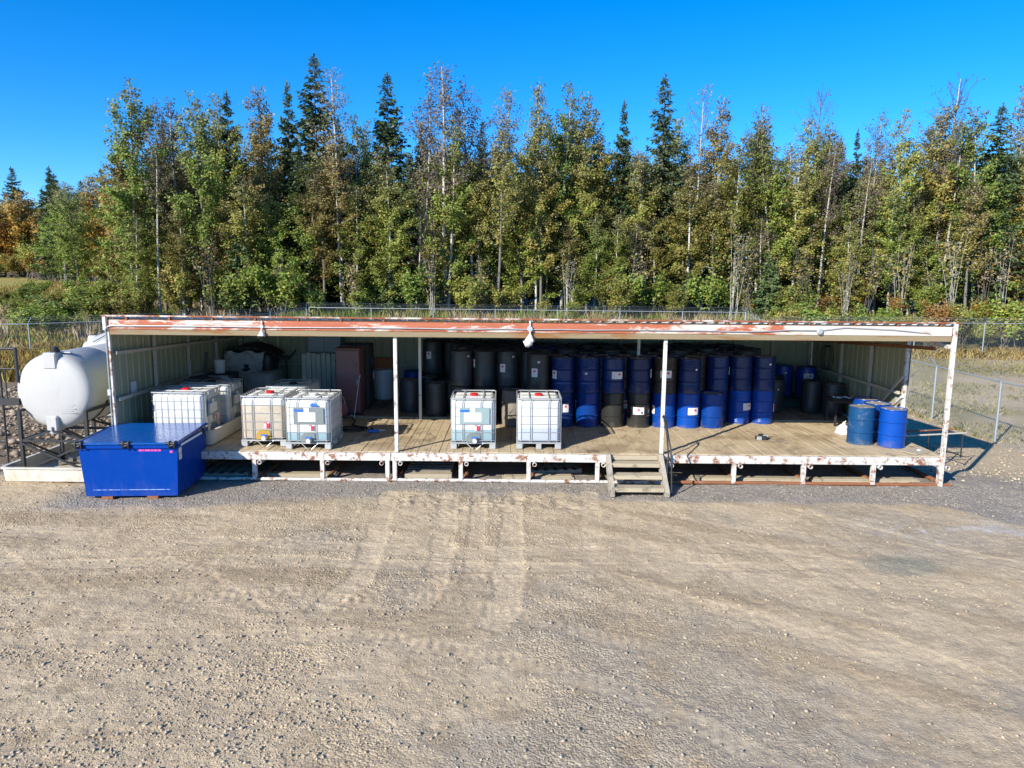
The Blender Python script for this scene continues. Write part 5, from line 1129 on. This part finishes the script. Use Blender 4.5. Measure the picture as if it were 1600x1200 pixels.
def shrub(seed, H=2.6, W=1.3, nleaf=1500, pal=((GREEN, .6), (OLIVE, .4)), lsize=.095, ns=9):
    rng = np.random.default_rng(seed); segs = []; ax = []
    for i in range(ns):
        az = rng.uniform(0, 6.28); p0 = np.array([rng.normal(0, .15), rng.normal(0, .15), 0]); p1 = p0 + np.array([math.cos(az) * W * rng.uniform(.2, .8), math.sin(az) * W * rng.uniform(.2, .8), H * rng.uniform(.6, 1)]); mid = (p0 + p1) / 2 + np.array([0, 0, .1 * H])
        segs += [(p0, mid, .022, .015), (mid, p1, .015, .005)]; ax += [(p0 * .3 + mid * .7, p1), (mid, p1)]
        for q in range(5):
            b0 = mid + (p1 - mid) * rng.random(); b1 = b0 + rng.normal(0, .3, 3) * W * .7 + np.array([0, 0, .25]); segs.append((b0, b1, .008, .003)); ax.append((b0, b1))
    idx = rng.choice(len(ax), nleaf); u = rng.uniform(0, 1.1, nleaf); A = np.array([a for a, _ in ax])[idx]; B = np.array([b for _, b in ax])[idx]; C = A + (B - A) * u[:, None] + rng.normal(0, .12 * max(1, H / 3), (nleaf, 3)); C[:, 2] = np.abs(C[:, 2])
    LV, LF = leaf_quads(C, rng.uniform(.6, 1.3, nleaf) * lsize, rng, 1.4, .9); ch = rng.choice(len(pal), nleaf, p=[p for _, p in pal]); lc = np.array([c for c, _ in pal])[ch] * rng.uniform(.65, 1.4, nleaf)[:, None]
    V, F = wood_mesh(segs, 3); cols = np.repeat(lc, 4, 0); mc = np_mesh('foliage', LV, LF, cols); mc.materials.append(M['leaf']); return np_mesh('stems', V, F), mc
ASP = [aspen(i, 18, base=b, width=w, nleaf=n, thin=th, pal=p, lsize=ls) for i, (b, w, n, th, p, ls) in enumerate([
    (.08, 2.3, 7600, .75, ((OLIVE, .5), (GREEN, .35), (BROWN, .15)), .20), (.12, 2.1, 6600, .85, ((OLIVE, .45), (GREEN, .25), (BROWN, .30)), .19), (.22, 1.9, 5600, .7, ((OLIVE, .7), (BROWN, .3)), .19),
    (.06, 2.5, 8000, .7, ((GREEN, .65), (OLIVE, .35)), .20), (.35, 1.5, 3600, .9, ((OLIVE, .4), (BROWN, .45), (GREY, .15)), .18), (.14, 2.1, 6400, .9, ((OLIVE, .45), (GREEN, .45), (YEL, .10)), .19)])]
THIN = [aspen(20 + i, 18, base=.42, width=1.7, nleaf=n, thin=.5, pal=((GREY, .45), (PURP, .45), (OLIVE, .1)), lsize=.15, bare=True) for i, n in enumerate((1500, 1100, 1900, 600))]
DEAD = aspen(31, 18, base=.5, width=1.9, nleaf=160, thin=1.0, pal=((PURP, 1.0),), lsize=.14, bare=True)
GOLDT = [aspen(40 + i, 10, base=.03, width=2.2, nleaf=3800, thin=.4, pal=((GOLD, .6), (BROWN, .2), (YEL, .2)), lsize=.24) for i in range(2)]
RUST = aspen(44, 10, base=.10, width=1.9, nleaf=2600, thin=.5, pal=((BROWN, .55), (GOLD * .7, .25), (OLIVE, .2)), lsize=.19)
SPR = [spruce(50, 18, 4.0, .08, .9), spruce(51, 18, 3.0, .1, 1.0), spruce(52, 18, 3.9, .06, .6, np.array([.058, .084, .034])), spruce(53, 6, 1.7, .03, 1.3, np.array([.085, .130, .042]))]
SHR = [shrub(60, 2.6, 1.4, 2800, ((GREEN, .7), (OLIVE, .3))), shrub(61, 2.2, 1.3, 2400, ((OLIVE, .5), (GREEN, .3), (YEL, .2))), shrub(62, 3.4, 1.5, 3000, ((OLIVE, .5), (GREEN, .2), (BROWN, .3)), .11), shrub(63, 4.5, 1.6, 3600, ((GREEN, .6), (OLIVE, .4)), .13), shrub(64, 2.8, 1.5, 2200, ((BROWN, .6), (GOLD * .7, .4)))]
SAP = shrub(65, 7.0, 1.2, 260, ((GREY, .6), (BROWN, .4)), .14, 7)
def place(protos, name, x, y, H, h0, label, cat, group, barkm='aspen_bark', parts=('trunk', 'crown'), wscale=1.0, rz=None, lean=(0, 0)):
    a, b = protos; z = float(terrain(np.array(float(x)), np.array(float(y))))
    t = thing(name, label, cat, (x, y, z - .03), random.uniform(0, 6.28) if rz is None else rz, group); s = H / h0; t.scale = (s * wscale, s * wscale, s)
    t.rotation_euler[0] = lean[0]; t.rotation_euler[1] = lean[1]
    if len(a.materials) == 0: a.materials.append(M[barkm])
    o = link(parts[0], a, None, t); o.material_slots[0].link = 'OBJECT'; o.material_slots[0].material = M[barkm]; link(parts[1], b, None, t)
    return t
# trees one can single out against the sky: (x, y, top z, prototype, name, label)
sp, asn, thn = SPR, ASP, THIN
LM = [(-29.3, 57, 17.9, asn[3], 18, 'aspen_tree', 'broad leafy aspen at the meadow end of the wood, standing out against the sky', 'aspen_bark', 1.05), (-26.2, 58.5, 17.5, thn[0], 18, 'aspen_tree', 'thin topped grey aspen next to the broad one at the meadow end', 'aspen_bark', 1.3),
      (-22.8, 60, 18.5, sp[1], 18, 'spruce_tree', 'slim spruce top poking out left of the tallest spruce', 'spruce_bark', .9), (-19.7, 59, 18.9, asn[4], 18, 'aspen_tree', 'brownish aspen just left of the tallest spruce', 'grey_bark', 1.0), (-18.6, 62, 19.8, sp[1], 18, 'spruce_tree', 'narrow spruce half hidden beside the tallest spruce', 'spruce_bark', .8),
      (-15.8, 60, 21.3, sp[0], 18, 'spruce_tree', 'tallest dark spruce of the wood, broad tip above its neighbours', 'spruce_bark', 1.1), (-13.4, 58, 19.8, thn[1], 18, 'aspen_tree', 'nearly bare purple grey aspen right of the tallest spruce', 'pale_bark', 1.0), (-10.05, 60, 20.0, sp[0], 18, 'spruce_tree', 'second tall spruce with feathery pointed top behind the left bay', 'spruce_bark', 1.0),
      (-6.9, 57, 18.2, thn[0], 18, 'aspen_tree', 'thin crowned aspen right of the feathery spruce', 'aspen_bark', 1.0), (-5.0, 57, 19.6, thn[2], 18, 'aspen_tree', 'pale trunked aspen with spreading sparse crown over the middle of the wood', 'pale_bark', 1.25), (-3.3, 58, 19.0, thn[0], 18, 'aspen_tree', 'second sparse pale trunked aspen beside the spreading one', 'pale_bark', 1.0),
      (-1.4, 60, 18.8, thn[2], 18, 'aspen_tree', 'rounded thin crown just left of the gap in the treetops', 'aspen_bark', 1.1), (1.75, 57, 18.6, asn[2], 18, 'aspen_tree', 'columnar dark leaved aspen right of the gap in the treetops', 'pale_bark', .75), (3.8, 59, 19.0, asn[5], 18, 'aspen_tree', 'grey green aspen behind the columnar one', 'aspen_bark', .9), (5.4, 60, 18.6, asn[1], 18, 'aspen_tree', 'bushy aspen over the post by the stairs', 'aspen_bark', 1.05),
      (8.7, 60, 18.1, sp[1], 18, 'spruce_tree', 'short spruce tip left of the open branched spruce', 'spruce_bark', .75), (11.9, 60, 20.1, sp[2], 18, 'spruce_tree', 'open branched spruce standing alone above the right half of the wood', 'spruce_bark', 1.0), (15.0, 60, 19.1, thn[3], 18, 'aspen_tree', 'almost leafless aspen right of the open branched spruce', 'aspen_bark', 1.0),
      (16.0, 59, 18.4, asn[4], 18, 'aspen_tree', 'pointed olive aspen over the right bay', 'aspen_bark', .9), (19.4, 58, 17.6, thn[1], 18, 'aspen_tree', 'thin aspen with bare twigs over the right bay', 'pale_bark', .9), (24.1, 60, 19.3, DEAD, 18, 'dead_tree', 'dead forked tree top rising bare above the wood', 'grey_bark', .9), (27.4, 60, 16.1, sp[1], 18, 'spruce_tree', 'low narrow spruce right of the dead forked top', 'spruce_bark', .6),
      (28.8, 60, 17.5, thn[0], 18, 'aspen_tree', 'thin aspen beside the low narrow spruce', 'aspen_bark', .9), (29.8, 57, 16.7, asn[5], 18, 'aspen_tree', 'blue green aspen near the right end of the wood', 'aspen_bark', .9), (34.6, 60, 20.1, DEAD, 18, 'dead_tree', 'large half dead tree with bare pale antler top at the right', 'pale_bark', 1.2), (34.3, 59.5, 18.0, asn[2], 18, 'aspen_tree', 'dark leafy aspen under the bare antler top', 'grey_bark', 1.1),
      (36.8, 57, 17.4, sp[0], 18, 'spruce_tree', 'broad green spruce near the right picture edge', 'spruce_bark', 1.15), (39.9, 60, 19.8, thn[2], 18, 'aspen_tree', 'purple twigged aspen at the right picture edge', 'aspen_bark', 1.2), (39.6, 57, 14.5, RUST, 10, 'aspen_tree', 'orange brown leaved tree at the right picture edge', 'grey_bark', .8)]
for x, y, H, pr, h0, nm, lb, bk, ws in LM:
    z = float(terrain(np.array(float(x)), np.array(float(y)))); place(pr, nm, x, y, (H - z) / .985, h0, lb, nm.split('_')[0] + ' tree' if nm != 'dead_tree' else 'dead tree', 'trees that top the wood', bk, wscale=ws)
ln = random.Random(5)
def zone(x): return 'at the meadow end' if x < -20 else ('behind the left bay' if x < -6 else ('behind the middle bay' if x < 9 else ('behind the right bay' if x < 24 else 'beyond the shed end')))
ROWS = [(56.0, 1.75, 11.5, 3.2, 'front'), (59.5, 1.6, 13.2, 2.0, 'second'), (63.5, 1.8, 14.2, 1.5, 'third'), (68.5, 2.1, 14.6, 1.3, 'rear')]
for ri, (yy, step, hm, hs_, rn) in enumerate(ROWS):
    x = -29.5 - ri * .6
    while x < 42 + ri * 3:
        px = x + ln.uniform(-.5, .5); py = yy + ln.uniform(-1.4, 1.4); H = max(8, ln.gauss(hm, hs_)); k = ln.random()
        if px > 20 and ri == 0: H *= .9
        if k < .10 and ri > 0: pr, nm, h0, bk, kind, ws = ln.choice(sp[:3]), 'spruce_tree', 18, 'spruce_bark', 'dark spruce', .8
        elif k < (.22 if px < 18 else .34): pr, nm, h0, bk, kind, ws = ln.choice(thn), 'aspen_tree', 18, ln.choice(['aspen_bark', 'pale_bark']), 'thin half bare aspen', 1.0
        else: pr, nm, h0, bk, kind, ws = ln.choice(asn), 'aspen_tree', 18, ln.choice(['aspen_bark', 'aspen_bark', 'grey_bark', 'pale_bark']), 'leafy olive aspen', 1.1
        place(pr, nm, px, py, H, h0, f'{kind}, {rn} row of the wood {zone(px)}', 'spruce tree' if 'spruce' in nm else 'aspen tree', f'{kind} {rn} row {zone(px)}', bk, wscale=ws * 18 / max(H, 11) * .8, lean=(ln.uniform(-.03, .03), ln.uniform(-.06, .06)))
        x += step * ln.uniform(.8, 1.2)
for i, (x, y, H) in enumerate(((-20.3, 54.2, 6.5), (18.8, 53.8, 5.2), (13.2, 54.6, 4.0), (-1.5, 54.8, 3.2), (-9.2, 54.6, 4.2))):
    place(sp[3], 'young_spruce', x, y, H, 6, ['young green spruce at the foot of the wood near the meadow', 'bright young spruce at the foot of the wood behind the right bay', 'small young spruce between the aspens behind the stairs', 'smallest young spruce behind the middle of the shed', 'young spruce hidden behind the left bay'][i], 'spruce tree', 'young spruces at the edge of the wood', 'spruce_bark')
for i in range(19):
    x = (-22 + i * 5.2 if i < 7 else 16 + (i - 7) * 2.1) + ln.uniform(-.7, .7); place(SAP, 'bare_sapling', x, 54.0 + ln.uniform(-.8, .8), ln.uniform(5.0, 9), 7, f'bare pale sapling stems at the wood edge {zone(x)}', 'sapling', 'bare saplings at the edge of the wood', 'pale_bark' if i % 2 else 'grey_bark', ('stems', 'foliage'), lean=(0, ln.uniform(-.05, .15)))
for i in range(36):
    x = -28 + i * 2.0 + ln.uniform(-1.0, 1.0); k = ln.random(); c = 4 if (x > 20 and k < .4) else (2 if k < .3 else (1 if k < .5 else (3 if k < .8 else 0)))
    kind = ['low green shrub', 'yellow green shrub', 'olive brown shrub', 'tall green shrub', 'rusty brown shrub'][c]
    place(SHR[c], 'shrub', x, 54.2 + ln.uniform(-1.0, 1.6), ln.uniform(1.6, 4.2), (2.6, 2.2, 3.4, 4.5, 2.8)[c], f'{kind} at the wood edge {zone(x)}', 'shrub', f'{kind}s at the foot of the wood {zone(x)}', 'grey_bark', ('stems', 'foliage'), wscale=1.15)
for i in range(26):
    x = 17 + i * 1.05 + ln.uniform(-.3, .3); c = ln.choice([0, 1, 2, 2, 4]); kind = ['low green shrub', 'yellow green shrub', 'olive brown shrub', '', 'rusty brown shrub'][c]
    place(SHR[c], 'shrub', x, 46.6 + ln.uniform(-.6, 1.6), ln.uniform(1.9, 3.0), (2.6, 2.2, 3.4, 4.5, 2.8)[c], f'{kind} behind the fence across the dry grass', 'shrub', f'{kind}s behind the right fence', 'grey_bark', ('stems', 'foliage'), wscale=1.25)
# meadow shrubs and the far wood on the left
for i in range(44):
    x = ln.uniform(-52, -19); y = 39 + 36 * ln.random()
    if x > -26 and y > 50: x -= 8
    c = ln.choice([0, 0, 1, 1, 0, 2]); kind = ['low green shrub', 'yellow green shrub', 'olive brown shrub'][c]; near = 'near the fence' if y < 52 else ('midway up the meadow' if y < 63 else 'high on the meadow')
    place(SHR[c], 'meadow_shrub', x, y, ln.uniform(1.0, 2.4), (2.6, 2.2, 3.4)[c], f'{kind} {near} behind the white tanks', 'shrub', f'{kind}s {near}', 'grey_bark', ('stems', 'foliage'), wscale=1.5)
for i, (x, H) in enumerate(((-89, 18.5), (-80, 18.3), (-84.5, 15), (-75, 16), (-71, 15.5), (-95, 16))):
    place(sp[i % 3], 'spruce_tree', x, 131 + ln.uniform(-3, 3), H, 18, ['far spruce at the left picture edge', 'far pointed spruce with a clear tip beyond the meadow', 'far spruce between the two left tips', 'far spruce left of the bare aspens beyond the meadow', 'far spruce closest to the wood beyond the meadow', 'far spruce half cut by the picture edge'][i], 'spruce tree', 'far spruces beyond the meadow', 'spruce_bark', wscale=1.2)
for i in range(30):
    x = -94 + i * 1.35 + ln.uniform(-.7, .7); y = 120 + ln.uniform(-4, 8); g = (i < 17 and ln.random() < .7) or ln.random() < .15
    if g: place(ln.choice(GOLDT), 'aspen_tree', x, y - 4, ln.uniform(9, 13), 10, 'golden leaved tree in the far wood beyond the meadow', 'aspen tree', 'golden trees of the far wood', 'grey_bark', wscale=1.15)
    else: place(ln.choice(asn + thn[:1]), 'aspen_tree', x, y, ln.uniform(12, 17.5), 18, 'olive aspen in the far wood beyond the meadow', 'aspen tree', 'olive aspens of the far wood', 'grey_bark', wscale=1.5)
for i, (x, y, H, k) in enumerate(((-66.0, 106, 15.5, 1), (-62.5, 100, 12.5, 3), (-60.5, 98, 14.5, 1), (-57.5, 94, 13.0, 4), (-53.8, 88, 12.5, 5), (-50.0, 84, 12.0, 3))):
    pr_ = sp[1] if k == 1 else (thn[0] if k == 4 else asn[k]); nm_ = 'spruce_tree' if k == 1 else 'aspen_tree'
    place(pr_, nm_, x, y, H, 18, ('dark spruce' if k == 1 else ('purple twigged aspen' if k == 4 else 'olive aspen')) + ' in the gap between the far wood and the near wood', 'spruce tree' if k == 1 else 'aspen tree', ('spruces' if k == 1 else ('thin aspens' if k == 4 else 'olive aspens')) + ' between the woods', 'spruce_bark' if k == 1 else 'grey_bark', wscale=1.35)
for i in range(30):
    x = -88 + i * 1.35 + ln.uniform(-.5, .5); y = 113 - max(0, (x + 75)) * .8 + ln.uniform(-1.5, 1.5); c = ln.choice([1, 2, 4, 4, 1]); kind = ['', 'yellow green bush', 'olive brown bush', '', 'rusty golden bush'][c]
    place(SHR[c], 'shrub', x, y, ln.uniform(2.5, 5.0), (2.6, 2.2, 3.4, 4.5, 2.8)[c], f'{kind} at the foot of the far wood beyond the meadow', 'shrub', f'{kind}es at the foot of the far wood', 'grey_bark', ('stems', 'foliage'), wscale=1.3)
for i in range(14):
    x = -54 + i * 1.9 + ln.uniform(-.5, .5); y = 100 - (x + 54) * 1.35 + ln.uniform(-3, 3)
    place(ln.choice(asn + [RUST]) if i % 3 else GOLDT[i % 2], 'aspen_tree', x, y, ln.uniform(9, 14), 18 if i % 3 else 10, 'mixed leafy tree where the wood curves back along the meadow', 'aspen tree', 'trees where the wood curves back', 'grey_bark', wscale=1.3 if i % 3 else 1)

def far_wood():
    rng = np.random.default_rng(77); n = 26000; X = rng.uniform(-42, 64, n); Y = rng.uniform(74, 84, n); top = 11.5 + 5 * fbm(X, Y * 0, .22, 400, 3); Z = 2.2 + rng.random(n) ** .8 * (top - 2.2)
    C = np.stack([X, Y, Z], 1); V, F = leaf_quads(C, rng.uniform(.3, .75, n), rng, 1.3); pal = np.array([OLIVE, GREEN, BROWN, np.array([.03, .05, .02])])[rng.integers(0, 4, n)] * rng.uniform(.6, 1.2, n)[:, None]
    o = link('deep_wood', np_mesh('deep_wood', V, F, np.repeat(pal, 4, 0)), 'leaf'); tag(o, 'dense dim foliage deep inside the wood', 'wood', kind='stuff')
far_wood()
def far_left():
    rng = np.random.default_rng(78); n = 22000; X = rng.uniform(-150, -40, n); Y = rng.uniform(132, 146, n); top = 11.0 + 6 * fbm(X, Y * 0, .15, 420, 3); Z = 4.3 + rng.random(n) ** .8 * (top - 2)
    V, F = leaf_quads(np.stack([X, Y, Z], 1), rng.uniform(.5, 1.2, n), rng, 1.3); pal = np.array([OLIVE, GREEN, BROWN, np.array([.03, .05, .02])])[rng.integers(0, 4, n)] * rng.uniform(.5, 1.1, n)[:, None]
    o = link('distant_wood', np_mesh('distant_wood', V, F, np.repeat(pal, 4, 0)), 'leaf'); tag(o, 'dim distant wood closing the meadow at the left', 'wood', kind='stuff')
far_left()
def grass(name, label, n, sampler, hr, wr, cols, seed, bend=.35):
    rng = np.random.default_rng(seed); X, Y, hsc, ci = sampler(rng, n); n = len(X); Z = terrain(X, Y) - .02; h = rng.uniform(*hr, n) * hsc; w = rng.uniform(*wr, n); a = rng.uniform(0, 6.28, n); b = rng.normal(0, bend, (n, 2)) * h[:, None]
    P = np.stack([X, Y, Z], 1); s = np.stack([np.cos(a), np.sin(a), 0 * a], 1) * w[:, None] * .5; tip = P + np.stack([b[:, 0], b[:, 1], h], 1); midp = P + np.stack([b[:, 0] * .35, b[:, 1] * .35, h * .6], 1)
    V = np.stack([P - s, P + s, midp + s * .8, tip, midp - s * .8], 1).reshape(-1, 3); F = np.arange(5 * n).reshape(n, 5); C = np.array(cols)[ci] * rng.uniform(.65, 1.35, n)[:, None]
    o = link(name, np_mesh(name, V, F, np.repeat(C, 5, 0)), 'grass'); tag(o, label, 'grass', kind='stuff')
TANG = (.40, .32, .18); OCH = (.36, .22, .06); GRN = (.15, .21, .035); YGR = (.30, .29, .06); PALE = (.52, .46, .36); DRY = (.50, .41, .26)
def s_meadow(rng, n):
    X = rng.uniform(-62, -14, n); Y = 33.5 + 75 * rng.random(n) ** 1.7; k = (Y > 34 + 6 * sstep(-32, -18, X)); X, Y = X[k], Y[k]; f = fbm(X, Y, .22, 500, 4) + rng.normal(0, .05, len(X)); band = sstep(44, 40, Y)
    ci = np.where(f > .53, 2, np.where(f > .45, 3, np.where(f > .40, 1, 0))); ci = np.where((rng.random(len(X)) < band * .6), np.where(rng.random(len(X)) < .5, 1, 0), ci); ci = np.where((Y > 78) & (rng.random(len(X)) < .6), 1, ci); return X, Y, .8 + .5 * rng.random(len(X)), ci
grass('meadow_grass', 'tall tangled green and ochre meadow grass behind the white tanks', 70000, s_meadow, (.22, .60), (.05, .11), [TANG, OCH, GRN, YGR], 501)
def s_weeds(rng, n):
    c = rng.uniform(0, 1, (90, 2)); cx = -46 + 30 * c[:, 0]; cy_ = 42 + 22 * c[:, 1] ** 1.5; i = rng.integers(0, 90, n); return cx[i] + rng.normal(0, .5, n), cy_[i] + rng.normal(0, .4, n), 1.0 + .3 * rng.random(n), rng.integers(0, 2, n)
grass('seeding_weeds', 'pale fluffy seed heads of weeds above the meadow', 2600, s_weeds, (.6, 1.0), (.06, .14), [TANG, (.34, .28, .2)], 502, .12)
def s_back(rng, n):
    X = rng.uniform(-17, 32, n); Y = rng.uniform(49.8, 55.5, n); f = fbm(X, Y, .5, 510, 3) + rng.normal(0, .06, n); return X, Y, .7 + .6 * rng.random(n), np.where(f > .56, 2, np.where(f > .47, 3, 0))
grass('fence_grass', 'tall ripe grass between the back fence and the wood', 24000, s_back, (.5, 1.1), (.04, .08), [TANG, OCH, GRN, YGR], 503, .2)
def s_dry(rng, n):
    X = 14.3 + 34 * rng.random(n) ** 1.3; Y = 16 + 30 * rng.random(n); f = fbm(X, Y, .5, 520, 4) + rng.normal(0, .05, n); k = (f > .50) | (Y > 41.5); X, Y, f = X[k], Y[k], f[k]; return X, Y, np.where(Y > 41.5, 2.3, .8), np.where(Y > 41.5, np.where(rng.random(len(X)) < .6, 3, 1), np.where(f > .55, 2, np.where(f > .50, 3, 0)))
grass('dry_grass', 'short dry grass in patches beyond the side fence', 46000, s_dry, (.07, .20), (.02, .05), [DRY, OCH, (.22, .21, .07), (.36, .30, .13)], 504, .6)
def s_bank(rng, n):
    X = rng.uniform(-26, -11.2, n); Y = rng.uniform(29, 40, n); return X, Y, np.ones(n), rng.integers(0, 3, n)
grass('bank_weeds', 'rusty brown dry weeds along the foot of the left fence', 16000, s_bank, (.3, .8), (.04, .09), [OCH, (.20, .12, .05), YGR], 505, .25)

# things that share a look and a place are told apart by their order along the row
ORD = ['first', 'second', 'third', 'fourth', 'fifth', 'sixth', 'seventh', 'eighth', 'ninth', 'tenth', 'eleventh', 'twelfth', 'thirteenth', 'fourteenth', 'fifteenth', 'sixteenth', 'seventeenth', 'eighteenth', 'nineteenth', 'twentieth']
by = {}
for o in COL.objects:
    if o.parent is None and o.get('label') and o.get('group'): by.setdefault(o['label'], []).append(o)
for lb, os_ in by.items():
    if len(os_) < 2: continue
    os_.sort(key=lambda o: o.location.x / o.location.y)
    for i, o in enumerate(os_):
        w = 'leftmost' if i == 0 else ('rightmost' if i == len(os_) - 1 else (ORD[i] if i < 20 else None))
        if w: o['label'] = f'{lb}, {w}' + (' from left' if w not in ('leftmost', 'rightmost') else '')
